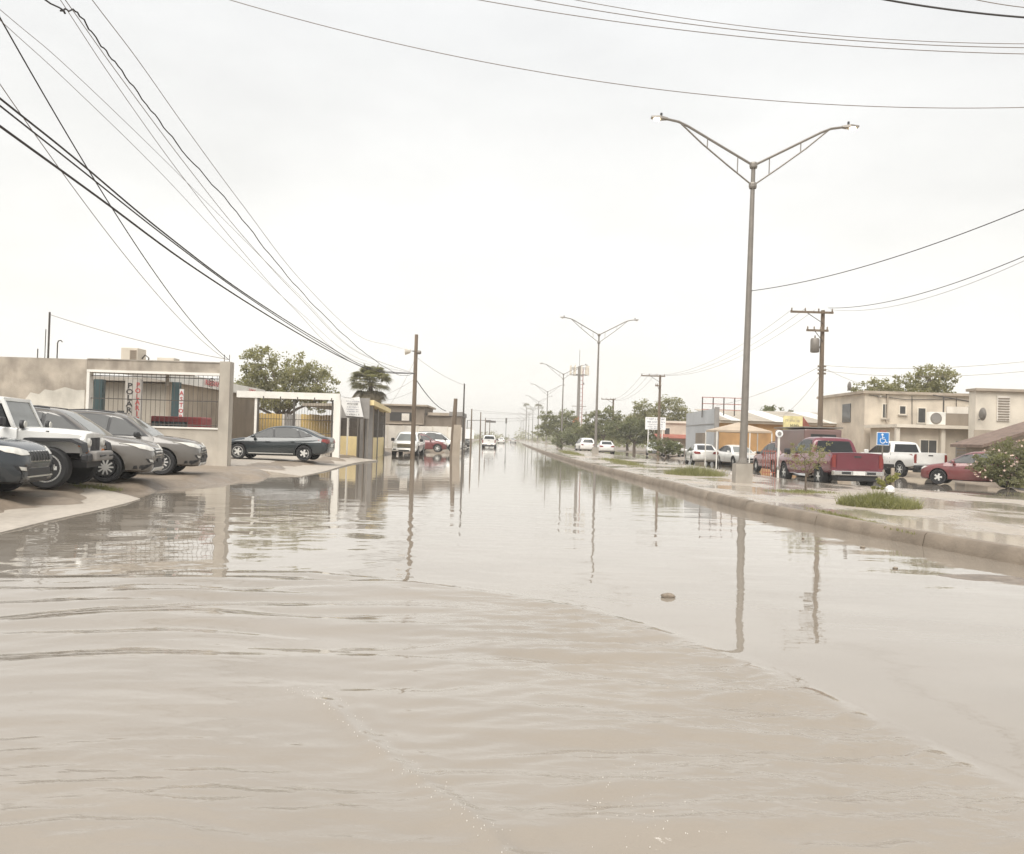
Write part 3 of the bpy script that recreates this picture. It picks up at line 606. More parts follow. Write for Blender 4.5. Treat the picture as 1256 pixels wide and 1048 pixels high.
def wrangler(name, label, col):
    root = thing(name, label, 'car')
    # hood, tub and cab are squared off
    tub = loft([[(x,-w,z0),(x,w,z0),(x,w,z1),(x,w*.97,z1+.03),(x,-w*.97,z1+.03),(x,-w,z1)] for x,w,z0,z1 in ((-1.75,.76,.62,1.16),(-1.7,.78,.58,1.19),(.3,.79,.55,1.19),(.72,.74,.55,1.17))])
    tub.build('body', col, root, smooth=40)
    hood = loft([[(x,-w,z0),(x,w,z0),(x,w,z1-.05),(x,w*.86,z1),(x,0,z1+.035),(x,-w*.86,z1),(x,-w,z1-.05)] for x,w,z0,z1 in ((.70,.70,.72,1.20),(1.2,.66,.72,1.185),(1.7,.61,.72,1.15),(1.86,.595,.72,1.13),(1.9,.58,.72,1.10))])
    hood.build('bonnet', col, root, smooth=40)
    gp = loft([[(x,-w,.66),(x,w,.66),(x,w*1.03,1.0),(x,w*.9,1.115),(x,-w*.9,1.115),(x,-w*1.03,1.0)] for x,w in ((1.86,.60),(1.93,.60),(1.955,.575))]); gp.build('grille', col, root, smooth=30)
    for k in range(7):
        u = -.255+.085*k; MB().box((1.953,u,.90),(.03,.036,.27)).build('grille_slot', M['black'], root)
    for s in (-1,1):
        h = MB().lathe([(.0,.055),(.07,.05),(.098,.02),(.105,-.03)], c=(1.955,s*.43,.93), seg=20, axis='X').build('headlamp', M['lens'], root, smooth=40)
        MB().lathe([(.05,.03),(.06,0)], c=(1.955,s*.50,.74), seg=14, axis='X').build('indicator', M['amber'], root)
        for x0, x1 in ((.78,2.02),(-1.85,-.75)):
            pts = [(x0,.86),(x0+.16,1.02),(x1-.22,1.02),(x1-.03,.93),(x1,.80)]
            f = MB(); n = len(pts)
            vs = []
            for x, z in pts: vs += [(x,s*.60,z),(x,s*.94,z-.01),(x,s*.94,z-.07),(x,s*.60,z-.06)]
            fs = [(i*4+j,i*4+(j+1)%4,(i+1)*4+(j+1)%4,(i+1)*4+j) for i in range(n-1) for j in range(4)] + [(0,1,2,3),tuple(range(n*4-1,n*4-5,-1))]
            f.add(vs, fs).build('fender', M['black'], root, smooth=30)
        MB().lathe([(.045,.02),(.05,-.03)], c=(1.93,s*.80,.90), seg=12, axis='X').build('side_marker', M['amber'], root)
        MB().lathe([(.03,.0),(.085,.02),(.09,.07),(.06,.1)], c=(.74,s*.66,1.27), seg=16, axis='X').build('spot_lamp', M['black'], root)
        MB().lathe([(.075,.101),(.07,.115)], c=(.74,s*.66,1.27), seg=16, axis='X').build('spot_lens', M['lens'], root)
        MB().box((.50,s*.90,1.32),(.1,.2,.18)).build('wing_mirror', M['black'], root, bevel=.03)
    MB().box((1.25,-.635,1.08),(.06,.03,.16)).build('hood_latch', M['black'], root); MB().box((1.25,.635,1.08),(.06,.03,.16)).build('hood_latch', M['black'], root)
    # windscreen frame and hard top
    A, B = Vector((.66,0,1.20)), Vector((.40,0,1.76))
    fr = MB()
    for s in (-1,1): fr.tube([(.66,s*.70,1.18),(.40,s*.64,1.77)], .045, 4)
    fr.tube([(.40,-.66,1.77),(.40,.66,1.77)], .045, 4); fr.tube([(.66,-.70,1.2),(.66,.70,1.2)], .04, 4); fr.build('windscreen_frame', col, root)
    MB().add([(.65,-.66,1.23),(.65,.66,1.23),(.41,.60,1.75),(.41,-.60,1.75),(.63,-.66,1.23),(.63,.66,1.23),(.39,.60,1.75),(.39,-.60,1.75)], [(0,1,2,3),(7,6,5,4),(0,4,5,1),(1,5,6,2),(2,6,7,3),(3,7,4,0)]).build('windscreen', M['glass2'], root)
    topm = loft([[(x,-w,1.68),(x,w,1.68),(x,w,z),(x,w*.85,z+.05),(x,-w*.85,z+.05),(x,-w,z)] for x,w,z in ((.40,.66,1.75),(.2,.67,1.78),(-1.5,.68,1.78),(-1.72,.66,1.74))]); topm.build('hard_top', col, root, smooth=30)
    for s in (-1,1):
        for x in (-.35,-1.0,-1.68): MB().tube([(x,s*.76,1.18),(x,s*.66,1.72)], .04, 4).build('pillar', col, root)
        MB().add([(.58,s*.74,1.21),(-.35,s*.755,1.21),(-.35,s*.67,1.69),(.37,s*.66,1.69)],[(0,1,2,3)]).build('side_window', M['glass'], root)
        MB().add([(-.38,s*.755,1.21),(-1.66,s*.755,1.21),(-1.66,s*.67,1.69),(-.38,s*.67,1.69)],[(0,1,2,3)]).build('side_window', M['glass'], root)
    fb = MB(); fb.bb((1.98,-.55,.56),(2.17,.55,.76)); fb.build('front_bumper', M['greypaint'], root, bevel=.04)
    for s in (-1,1):
        MB().bb((1.96,s*.55,.55),(2.10,s*.90,.72)).build('bumper_end', M['black'], root, bevel=.04)
        MB().tube([(2.15,s*.34,.66),(2.26,s*.34,.68),(2.26,s*.27,.68),(2.15,s*.27,.66)], .018, 6).build('tow_hook', M['black'], root)
    MB().bb((1.2,-.45,.42),(1.95,.45,.58)).build('front_axle', M['black'], root); MB().bb((-1.7,-.5,.45),(1.2,.5,.6)).build('chassis', M['black'], root)
    add_wheels(root, 2.42, 1.62, .42, .30, 5, shift=.14)
    return root
def place(o, x, y, z=.2, deg=0): o.location = (x,y,z); o.rotation_euler.z = math.radians(deg); return o
P_taupe = paint('taupe_grey_paint', (.135,.122,.108)); P_dark = paint('dark_teal_paint', (.021,.028,.031)); P_navy = paint('navy_paint', (.015,.021,.027))
P_white = paint('white_car_paint', (.72,.71,.68)); P_red = paint('maroon_paint', (.135,.02,.032)); P_red2 = paint('dull_red_paint', (.175,.05,.05)); P_silver = paint('silver_paint', (.42,.41,.39)); P_bronze = paint('bronze_paint',(.16,.10,.085))
esc = suv('grey_suv', 'taupe grey suv with chrome-barred grille parked against the white off-roader', P_taupe)
place(esc, -10.67, 19.1, .2, 11); 
e2 = copy_tree(esc); tag(e2, 'taupe grey suv parked closest to the barred wall opening'); place(e2, -10.95, 22.7, .2, 11)
for o in (esc,e2): o['group'] = 'grey suvs parked on the lot'
place(suv('dark_suv', 'dark navy suv with slotted chrome grille at the edge of the concrete slab', P_navy, 'slots'), -10.74, 14.4, .2, 8)
place(wrangler('white_off_roader', 'white boxy off-roader with seven-slot grille and big black tyres', P_white), -10.70, 16.85, .2, 10)
sed = place(sedan('dark_sedan', 'dark teal sedan parked nose-in before the white carport gate', P_dark), -10.15, 35.3, .25, 180)
tac = place(pickup('white_pickup', 'white pickup facing the flooded road beside the yellow kiosk', P_white), -7.55, 60.0, -.12, -90)
tac.scale = (.93,.93,.95)
tr = place(pickup('red_pickup', 'maroon pickup truck with chrome rear bumper parked along the median', P_red, front='chrome'), 12.62, 32.85, -.02, 91)
wt = place(pickup('white_pickup', 'white pickup with black lower body behind the maroon pickup', P_white, dark_low=M['black']), 21.5, 45.6, .02, 98)
place(sedan('red_hatchback', 'dull red hatchback half hidden by the flowering bush', P_red2, hatch=True), 20.1, 35.4, .02, 142)
hb = [o for o in bpy.data.objects if o.name.startswith('red_hatchback')][0]
whs = sedan('white_sedan', 'white sedan parked by the pale blue building', P_white); place(whs, 13.5, 58.0, .0, 86)
w2 = copy_tree(whs); tag(w2, 'white sedan parked under the open canopy by the ochre wall'); place(w2, 16.1, 58.0, .0, -84)
def put(src, label, x, y, z, deg, newcol=None, old=None, sc=1):
    c = copy_tree(src); tag(c, label); c.pop('group', None) if 'group' in c else None
    place(c, x, y, z, deg); c.scale = (sc,)*3
    if newcol: recolor(c, old, newcol)
    return c
put(esc, 'red suv between the canopy post and the maroon pickup', 14.7, 44.5, 0, 92, P_red2, P_taupe)
put(whs, 'white sedan on the flooded side road below the far trees', 10.6, 92, 0, 88)
put(whs, 'silver sedan parked under the white billboard', 15.2, 86.5, .05, -100, P_silver, P_white)
put(hb, 'white hatchback parked beside the silver sedan', 16.0, 80.5, .05, -110, P_white, P_red2)
put(esc, 'white suv parked behind the median shrubs before the far trees', 8.9, 99, .05, 95, P_white, P_taupe)
put(hb, 'red hatchback parked between the white pickup and the long white wall', -7.4, 68.6, .1, 0, P_red2, None)
put(esc, 'white suv parked against the long white wall', -6.35, 70.2, .1, 0, P_white, P_taupe)
put(tac, 'white pickup driving off on the far flooded road', -3.2, 118, -.15, 90)
put(esc, 'dark suv parked at the far left roadside beyond the leaning post', -6.8, 108, .05, 80, P_dark, P_taupe)
for i, (x, y, c) in enumerate(((-2.6,205,P_white),(0.4,232,P_silver),(-6,240,P_dark))):
    put(hb, ['white','silver','dark'][i]+' car far off where the flooded road meets the tree line', x, y, -.1, 90, c, P_red2)
# ------------------------------------------------------------------ left: weathered lot wall with barred opening
lw = thing('lot_wall', 'weathered grey stucco wall with a long barred opening behind the parked cars', 'wall', (0,28.7,0))
boxpart('wall_panel', M['stucco'], lw, (-40,-.14,-.3),(-14.95,.14,3.80)); pt = MB(); pl_ = [(-17.5,.0),(-15.0,.0),(-15.0,2.72),(-15.3,2.70),(-15.7,2.80),(-16.1,2.66),(-16.4,2.70),(-16.6,2.52),(-16.9,2.58),(-17.1,2.3),(-17.05,2.0),(-17.3,1.8),(-17.25,1.4),(-17.5,1.1),(-17.42,.6)]; pt.add([(x,-.15,z) for x,z in pl_]+[(x,-.135,z) for x,z in pl_],[tuple(range(15)),tuple(reversed(range(15,30)))]+[(i,(i+1)%15,15+(i+1)%15,15+i) for i in range(15)]); pt.build('whitewash_patch', M['patch'], lw)
boxpart('half_wall', M['stucco2'], lw, (-14.95,-.12,-.3),(-10.28,.12,1.47)); boxpart('sill', M['white'], lw, (-14.95,-.16,1.47),(-10.28,.13,1.53))
boxpart('top_beam', M['stucco'], lw, (-14.95,-.13,3.44),(-10.28,.13,3.80)); boxpart('white_lintel', M['white'], lw, (-14.95,-.16,3.36),(-10.28,.12,3.445))
boxpart('end_pillar', M['stucco2'], lw, (-10.28,-.2,-.3),(-9.92,.2,3.86)); boxpart('coping', M['concrete'], lw, (-14.95,-.15,3.80),(-10.28,.15,3.835)); boxpart('side_pillar', M['white'], lw, (-14.95,-.15,1.53),(-14.85,.12,3.36))
bar = MB().tube([(0,0,1.53),(0,0,3.36)], .008, 5).mesh('bar', M['iron'])
x = -14.72
while x < -10.35: link('bar', bar, lw, (x,0,0)); x += .165
for z in (1.6,2.45,3.25): boxpart('rail', M['iron'], lw, (-14.85,-.012,z-.015),(-10.28,.012,z+.015))
boxpart('bar_post', M['iron'], lw, (-10.36,-.03,1.53),(-10.30,.03,3.36))
scr = MB()
for k in range(3): scr.tube([(-10.62+.12*math.cos(a*.7)*(1-a/12), -.03, 3.0+.1*k+.09*math.sin(a*.7)*(1-a/12)) for a in range(12)], .012, 4)
scr.build('scroll_ornament', M['iron'], lw)
for xx in (-10.2,-10.02): MB().tube([(xx,0,3.83),(xx,0,4.12)], .012, 5).build('rebar', M['iron'], lw)
# vents and masts on the roof behind the wall
ac = thing('rooftop_cooler', 'boxy beige air cooler on the roof behind the barred opening', 'air cooler', (0,29.6,0))
p = at(164,435,29.6); boxpart('casing', M['cream2'], ac, (p.x-.30,-.35,3.70),(p.x+.30,.35,4.32), bevel=.02); boxpart('louvre_panel', M['tan'], ac, (p.x+.03,-.37,3.78),(p.x+.27,-.352,4.24))
for z in np.arange(3.83,4.22,.07): boxpart('louvre', M['brown'], ac, (p.x+.05,-.385,z),(p.x+.25,-.371,z+.03))
MB().tube([(p.x+.30,0,3.95),(p.x+.42,0,4.1),(p.x+.55,0,4.0),(p.x+.56,0,3.7)], .025, 6).build('duct', M['iron'], ac)
sr = thing('shop_roof', 'low concrete roof slab behind the lot wall carrying the cooler', 'roof', (0,0,0))
boxpart('slab', M['concrete'], sr, (-26,29.1,3.45),(-12.0,30.7,3.68)); boxpart('parapet_box', M['cream2'], sr, (-12.75,29.1,3.72),(-12.15,29.6,3.98)); MB().tube([(-12.45,29.35,3.0),(-12.45,29.35,3.75)],.06,6).build('parapet_stub', M['concrete'], sr)
for xx in (-25,-19): boxpart('column', M['shed'], sr, (xx-.15,30.2,0),(xx+.15,30.5,3.45))
def mast(label, px, y0, y1, Y, r=.025, hook=False):
    a = at(px,y1,Y); b = at(px,y0,Y); pts = [(a.x,Y,3.6),(a.x,Y,b.z)]
    if hook: pts += [(a.x+.03,Y,b.z+.08),(a.x+.12,Y,b.z+.1),(a.x+.17,Y,b.z+.04)]
    tag(MB().tube(pts, r, 6).build('roof_mast', M['iron']), label, 'mast')
mast('tallest thin service mast on the lot wall roof holding a cable', 59, 383, 438, 29.2, .035); mast('short hooked conduit on the roof beside the tall mast', 70, 421, 438, 29.4, .022, True)
mast('thin bare rod on the roof just left of the tall mast', 55, 404, 438, 29.9, .016); mast('short pipe stub on the roof farther along the wall', 46, 428, 438, 30.2, .02)
# yard shed seen through the bars
sh = thing('tinting_shed', 'open-fronted beige shed with lettered white fascia behind the barred wall', 'shed', (0,0,0))
boxpart('back_wall', M['shed'], sh, (-26,37.4,0),(-15.9,37.6,3.5)); boxpart('side_wall', M['tan'], sh, (-15.9,37.4,0),(-15.7,50.2,3.55)); boxpart('end_wall', M['shed'], sh, (-26,50,0),(-15.9,50.2,3.5))
boxpart('roof_slab', M['concrete'], sh, (-26,36.9,3.55),(-15.45,50.4,3.72))
fa = MB().add([(-14.95,30.0,3.50),(-15.32,50.4,3.52),(-15.32,50.4,3.98),(-14.95,30.0,3.98),(-15.05,30.0,3.50),(-15.42,50.4,3.52),(-15.42,50.4,3.98),(-15.05,30.0,3.98)],[(0,1,2,3),(7,6,5,4),(0,4,5,1),(1,5,6,2),(2,6,7,3),(3,7,4,0)]).build('fascia', M['white'], sh)
d = Vector((-.37,20.4,0)).normalized()
text('lettering', 'LASCOSSG', .34, M['inkgrey'], sh, (-14.98-.1,36.0,3.75), d, (0,0,1), 1.25); text('lettering', 'RUESSVAN', .34, M['inkred'], sh, (-15.07,40.9,3.75), d, (0,0,1), 1.25); text('lettering', 'LAMAS', .3, M['inkred'], sh, (-15.22,47.6,3.75), d, (0,0,1), 1.3)
boxpart('door', M['greypaint'], sh, (-19.9,37.33,0),(-18.9,37.39,2.3)); boxpart('door', M['brown'], sh, (-21.6,37.33,0),(-20.6,37.39,2.2)); boxpart('window', M['pane'], sh, (-18.1,37.34,1.2),(-17.1,37.39,2.2))
bn = thing('lettered_pillar', 'white pillar with black and red vertical lettering seen through the bars', 'pillar', (-15.35,33.0,0))
boxpart('shaft', mat('faded_pillar_paint',(.48,.45,.41),.8,.12,3,streak=.3), bn, (-.33,-.06,.1),(.33,.06,3.4))
text('lettering', '\n'.join('POLARIZADO'), .30, M['ink'], bn, (-.14,-.066,2.02), sx=1.25, lead=.82); text('lettering', '\n'.join('POLARIZADO'), .27, M['inkred'], bn, (.19,-.066,2.12), sx=1.0, lead=.86)
tp = thing('teal_post', 'dark teal square post with narrow red lettered strip beside it', 'post', (-14.85,36.0,0))
boxpart('shaft', M['teal'], tp, (-.17,-.12,.1),(.15,.12,3.5)); boxpart('lettered_strip', M['banner'], tp, (.155,-.10,.6),(.36,-.06,3.2)); text('lettering', '\n'.join('ASTOREIA'), .26, M['inkred'], tp, (.257,-.107,2.1), lead=1.0)
tag(boxpart('teal_post', M['teal'], None, (-17.75,34.5,.1),(-17.4,34.8,3.45)), 'plain dark teal post deeper inside the yard behind the bars', 'post')
rb = thing('red_truck_front', 'red vehicle front with black slotted grille standing behind the barred opening', 'vehicle', (-12.7,31.0,0))
boxpart('panel', M['redpaint'], rb, (-1.05,0,1.15),(.9,1.1,1.92), bevel=.05); boxpart('grille', M['black'], rb, (-1.0,-.03,1.45),(.35,.0,1.72)); boxpart('base', M['black'], rb, (-1.0,.05,.1),(.85,1.05,1.15))
for k in range(9): boxpart('grille_slat', M['teal'], rb, (-.95+.145*k,-.05,1.47),(-.89+.145*k,-.031,1.70))
boxpart('bumper_trim', M['white'], rb, (-1.05,-.04,1.22),(-.1,-.0,1.36)); 
tb = thing('workbench', 'dark workbench with pale top seen through the bars', 'bench', (-15.9,31.6,0)); boxpart('top', M['yellow'], tb, (-1.0,-.35,1.60),(.75,.35,1.68)); boxpart('cabinet', M['teal'], tb, (-.95,-.3,.15),(.70,.3,1.60))
# ------------------------------------------------------------------ left: white carport gate, yellow fence
cg = thing('carport_gate', 'white carport frame with dark thin bars behind the dark sedan', 'gate', (0,43.2,0))
boxpart('top_beam', M['white'], cg, (-14.6,-.12,3.20),(-9.15,.12,3.55)); boxpart('post', M['white'], cg, (-9.45,-.13,-.1),(-9.1,.13,3.20)); boxpart('post', M['white'], cg, (-13.65,-.06,-.1),(-13.52,.06,3.20)); boxpart('dark_post', M['iron'], cg, (-13.50,-.05,0),(-13.42,.05,3.20))
boxpart('dark_post', M['iron'], cg, (-11.62,-.04,0),(-11.52,.04,3.20)); boxpart('dark_post', M['iron'], cg, (-9.58,-.04,0),(-9.50,.04,3.20))
b2_ = MB().tube([(0,0,.1),(0,0,3.2)], .009, 4).mesh('bar', M['iron'])
for k in range(26): link('bar', b2_, cg, (-13.36+.147*k,0,0))
for z in (.2,1.4,2.1): boxpart('rail', M['iron'], cg, (-13.42,-.012,z),(-9.55,.012,z+.03))
for k in range(5): boxpart('beam_bracket', M['iron'], cg, (-13.2+.9*k,-.135,3.10),(-13.15+.9*k,-.121,3.3))
boxpart('canopy_roof', M['tin'], cg, (-14.6,.13,3.36),(-11.2,5.5,3.42))
yf = thing('slat_fence', 'yellow vertical slat fence behind the white carport', 'fence', (0,51.5,0))
boxpart('rail', M['brown'], yf, (-16.6,.03,.6),(-10.6,.07,.7)); boxpart('rail', M['brown'], yf, (-16.6,.03,2.1),(-10.6,.07,2.2))
sm = MB().bb((0,-.02,0),(.15,.02,1)).mesh('slat', M['yellowwood']); sw_ = MB().bb((0,-.02,0),(.15,.02,1)).mesh('slat', M['whitewall']); sg = MB().bb((0,-.02,0),(.15,.02,1)).mesh('slat', M['greypaint'])
for k in range(33):
    x = -16.4+.17*k; me = sm
    if 11 <= k <= 17: me = sw_ if k in (11,16,17) else sg
    o = link('slat', me, yf, (x,random.uniform(-.008,.008),.15)); o.scale.z = 2.42+random.uniform(-.03,.03)
boxpart('end_post', M['brown'], yf, (-10.9,-.15,.0),(-10.3,.15,2.9))
# ------------------------------------------------------------------ left: yellow kiosk
kA, kB, kC = Vector((-10.35,48.6,0)), Vector((-7.95,45.2,0)), Vector((-9.25,60.0,0))
ki = thing('yellow_kiosk', 'yellow and grey kiosk with grilled windows and yellow roof edge', 'kiosk', (0,0,0))
def strip(name, m, a, b, t0, t1, z0, z1, th=.08, off=0, par=ki, bevel=0):
    dd = (b-a); nn = Vector((dd.y,-dd.x,0)).normalized(); p, q = a+dd*t0, a+dd*t1
    if nn.dot(Vector((0,0,0))-a) < 0: nn = -nn
    p = p+nn*off; q = q+nn*off
    return MB().prism([tuple((p)[:2]),tuple((q)[:2]),tuple((q-nn*th)[:2]),tuple((p-nn*th)[:2])], z0, z1).build(name, m, par, bevel=bevel)
strip('inner_wall', M['brown'], kA, kB, 0,1,-.2,3.05, .06, -.25); strip('inner_wall', M['brown'], kB, kC, 0.02,1,-.2,3.05,.06,-.25)
for t0, t1 in ((.02,.30),(.35,.64)): strip('panel', M['yellow'], kA, kB, t0,t1,-.1,1.30)
strip('door', M['greypaint'], kA, kB, .70,.88,-.1,2.3,.05,-.06)
for t in (.0,.31,.65,.90): strip('post', M['white'] if t in (.31,) else M['galv'], kA, kB, t,t+.035,-.2,3.05,.10,.02)
strip('corner_pillar', M['greypaint'], kA, kB, .93,1.0,-.3,3.05,.3,.05)
for t0, t1 in ((.06,.42),(.48,.86)): strip('panel', M['yellow'], kB, kC, t0,t1,-.1,1.25)
for t in (.03,.44,.88): strip('post', M['galv'], kB, kC, t,t+.03,-.2,3.05,.10,.02)
for (a_, b_, T0, T1) in ((kA,kB,.04,.30),(kA,kB,.36,.64),(kB,kC,.07,.43),(kB,kC,.48,.87)):
    for k in range(7):
        t = T0+(T1-T0)*(k+.5)/7; strip('grille_bar', M['iron'], a_, b_, t-.004,t+.004,1.3,2.9,.03)
    for z in (1.75,2.2,2.65): strip('grille_rail', M['iron'], a_, b_, T0,T1,z,z+.03,.025,-.003)
strip('roof_edge', M['yellow'], kB, kC, -.03,1.0,3.05,3.33,.7,.3); strip('roof_edge', M['yellow'], kA, kB, 0,1.0,3.06,3.22,.5,.12)
MB().prism([(-10.35,48.7),(-8.2,45.7),(-9.4,59.9),(-13,59.9),(-13,50.3)],3.08,3.24).build('roof', M['tin'], ki)
bnr = thing('shop_banner', 'white banner with faded lettering hung before the yellow kiosk', 'banner', (0,44.5,0))
pa, pb, pc, pd = at(415,487,44.5), at(441,487,44.5), at(446,512,44.5), at(424,510,44.5)
n_ = 8; vs = []; fs = []
for j in range(n_+1):
    for i_ in range(n_+1):
        u, v = i_/n_, j/n_; q = (pa*(1-u)+pb*u)*(1-v)+(pd*(1-u)+pc*u)*v; vs.append((q.x, .07*math.sin(u*4+v*2), q.z-.06*math.sin(math.pi*u)*(1-v)))
for j in range(n_):
    for i_ in range(n_): a_ = j*(n_+1)+i_; fs.append((a_,a_+1,a_+n_+2,a_+n_+1))
k0 = len(vs); vs += [(x,y+.012,z) for x,y,z in vs]; fs += [tuple(k0+i for i in reversed(f)) for f in fs]
MB().add(vs, fs).build('sheet', M['banner'], bnr, smooth=60)
cx = (pa.x+pb.x+pc.x+pd.x)/4
for z_, hw_, sz, m_ in ((3.22,.36,.05,'inkgrey'),(3.08,.30,.09,'ink'),(2.90,.30,.05,'inkgrey'),(2.78,.34,.05,'inkgrey'),(2.66,.32,.05,'inkgrey'),(2.50,.36,.07,'ink')): scribble(bnr, cx+.06, -.085, z_, hw_, sz, M[m_])
tag(boxpart('banner_frame', M['greypaint'], bnr, (pa.x-.1,.10,2.3),(pb.x+.55,.15,3.42)), None)
boxpart('banner_post', M['galv'], bnr, (pb.x+.45,.16,0),(pb.x+.52,.22,3.4)); boxpart('banner_post', M['galv'], bnr, (pa.x-.05,.16,0),(pa.x+.02,.22,3.4))
# ------------------------------------------------------------------ left: brown flat-roofed building behind a long white wall
bb = thing('brown_building', 'brown flat-roofed building with one lit opening behind the white wall', 'building', (0,76,0))
boxpart('wall', M['brown'], bb, (-12.5,0,0),(-8.2,8,4.15)); boxpart('wall', M['brown'], bb, (-8.2,.3,0),(-4.8,8,3.35)); boxpart('roof', M['tan'], bb, (-12.8,-.3,4.15),(-7.9,8.3,4.3)); boxpart('roof_parapet', M['tan'], bb, (-7.9,.1,3.35),(-5.9,8,3.62)); boxpart('roof_parapet', M['greypaint'], bb, (-5.9,.2,3.35),(-4.7,8,3.75))
wv = boxpart('window', M['dark'], bb, (-11.4,-.04,2.75),(-9.3,.0,3.55)); boxpart('pane', M['whitewall'], wv, (-10.3,-.06,2.78),(-9.6,-.041,3.45))
boxpart('ledge', M['tan'], bb, (-12.6,-.12,2.45),(-8.25,0,2.55))
ww = thing('white_wall', 'long whitewashed yard wall below the brown building', 'wall', (0,73,0))
for k in range(6):
    x0 = -12.4+1.33*k; boxpart('wall_panel', M['whitewall'], ww, (x0,-.1,-.2),(x0+1.30,.1,2.30-.02*(k%2)))
for k in range(5): boxpart('pier', M['cream2'], ww, (-11.12+1.33*k,-.13,-.2),(-11.05+1.33*k,.13,2.33))
boxpart('base_course', M['concrete'], ww, (-12.4,-.2,-.2),(-4.4,-.101,.22))
# ------------------------------------------------------------------ right: pale blue workshop with ochre side
wk = thing('workshop', 'pale blue fronted workshop with ochre side wall and tin roof', 'building', (0,0,0))
MB().prism([(14.9,60),(15.15,60.0),(14.83,68.3),(14.58,68.3)], -.1, [4.1,4.1,3.95,3.95]).build('front_wall', M['paleblue'], wk)
boxpart('corner_pier', M['greypaint'], wk, (14.86,59.85,-.1),(15.2,60.0,4.2)); boxpart('side_wall', M['orange'], wk, (15.2,60.05,-.1),(27,60.25,3.05)); boxpart('back_wall', M['orange'], wk, (15,68,-.1),(27,68.3,3.9))
MB().add([(14.6,62.4,.0),(14.55,64.6,.0),(14.55,64.6,2.3),(14.6,62.4,2.3),(14.9,62.4,.0),(14.9,64.6,.0),(14.9,64.6,2.3),(14.9,62.4,2.3)],[(0,1,2,3),(7,6,5,4),(0,4,5,1),(1,5,6,2),(2,6,7,3),(3,7,4,0)]).build('doorway', M['brown'], wk)
MB().add([(14.85,60,2.95),(14.56,68.3,2.9),(14.56,68.3,2.95),(14.85,60,3.0),(14.95,60,2.95),(14.66,68.3,2.9),(14.66,68.3,2.95),(14.95,60,3.0)],[(0,1,2,3),(7,6,5,4),(0,4,5,1),(1,5,6,2),(2,6,7,3),(3,7,4,0)]).build('cornice', M['greypaint'], wk)
for k in range(15):
    x0 = 15.2+.8*k; mm = M['tinlight'] if k in (1,5,6,10,11) else M['tin']
    MB().add([(x0,59.6,3.22),(x0+.78,59.6,3.22),(x0+.78,68.2,4.32),(x0,68.2,4.32),(x0,59.6,3.26),(x0+.78,59.6,3.26),(x0+.78,68.2,4.36),(x0,68.2,4.36)],[(0,3,2,1),(4,5,6,7),(0,1,5,4),(1,2,6,5),(2,3,7,6),(3,0,4,7)]).build('roof_sheet', mm, wk)
boxpart('eaves_beam', M['cream'], wk, (15.2,59.75,3.05),(27,60.04,3.2)); boxpart('side_window', M['pane'], wk, (22.2,60.0,1.9),(22.9,60.04,2.5))
MB().lathe([(.02,-.03),(.13,0),(.13,.03)], c=(15.9,60.0,2.65), seg=12, axis='Y').build('wall_lamp', M['cream2'], wk)
fr = thing('billboard_frame', 'empty rusty billboard frame on the workshop roof', 'frame', (0,63,0))
for k in range(5): boxpart('upright', M['iron'], fr, (14.62+.83*k,-.03,3.5),(14.70+.83*k,.03,5.1)) if k < 4 else boxpart('upright', M['iron'], fr, (18.1,-.03,3.5),(18.2,.03,5.1))
for z in (4.1,4.55,5.04): boxpart('rail', M['rust'], fr, (14.6,-.045,z),(18.2,-.031,z+.05))
cn = thing('open_canopy', 'low tan tent canopy on white posts before the ochre wall', 'canopy', (0,0,0))
c0 = [(13.1,52),(16.6,52),(16.6,55),(13.1,55)]
MB().add([(*p,2.28) for p in c0]+[(*p,2.40) for p in c0]+[(14.85,53.5,2.95)], [(3,2,1,0),(0,1,5,4),(1,2,6,5),(2,3,7,6),(3,0,4,7),(4,5,8),(5,6,8),(6,7,8),(7,4,8)]).build('cover', mat('tan_canvas', (.42,.34,.26), .8, .12, 1.5), cn)
for p in c0+[(15.2,52)]: boxpart('post', M['white'], cn, (p[0]-.03,p[1]+.03,-.15),(p[0]+.03,p[1]+.09,2.3))
ys = thing('yellow_signboard', 'faded yellow signboard above the maroon pickup roof line', 'sign', (0,50,0)); boxpart('board', mat('faded_yellow_board',(.66,.58,.30),.7,.2,3), ys, (16.62,-.04,2.42),(17.8,.04,3.34)); scribble(ys, 17.15, -.046, 3.05, .4, .14, M['tan']); scribble(ys, 17.25, -.046, 2.75, .2, .2, M['ink'])
for xx in (16.8,17.6): boxpart('post', M['galv'], ys, (xx-.03,-.01,-.1),(xx+.03,.03,2.42))
MB().add([(17.85,0,2.4),(18.7,.4,2.4),(17.85,0,3.3),(17.85,.1,2.4),(18.7,.5,2.4),(17.85,.1,3.3)],[(0,1,2),(5,4,3),(0,3,4,1),(1,4,5,2),(2,5,3,0)]).build('brace', M['rust'], ys)
rt = thing('red_box_truck', 'dull red van body with roof rack behind the maroon pickup', 'van', (14.9,41.2,0))
boxpart('box', paint('brick_paint',(.15,.085,.075),.5), rt, (-.9,-2.2,.5),(.9,2.2,2.35), bevel=.08); boxpart('rack', M['galv'], rt, (-.95,-2.2,2.4),(.95,2.2,2.46)); boxpart('rear_window', M['glass'], rt, (-.6,-2.225,1.5),(.6,-2.201,2.1)); boxpart('rear_bumper', M['black'], rt, (-.85,-2.35,.42),(.85,-2.23,.62))
t_, rm_, ds_ = wheel_meshes(.41,.27,6)
for sx_ in (-1,1):
    for sy_ in (-1.35,1.35): o = link('wheel', t_, rt, (sx_*.82,sy_,.41)); o.rotation_euler.z = math.pi/2*(1 if sx_>0 else -1); link('rim', rm_, o)
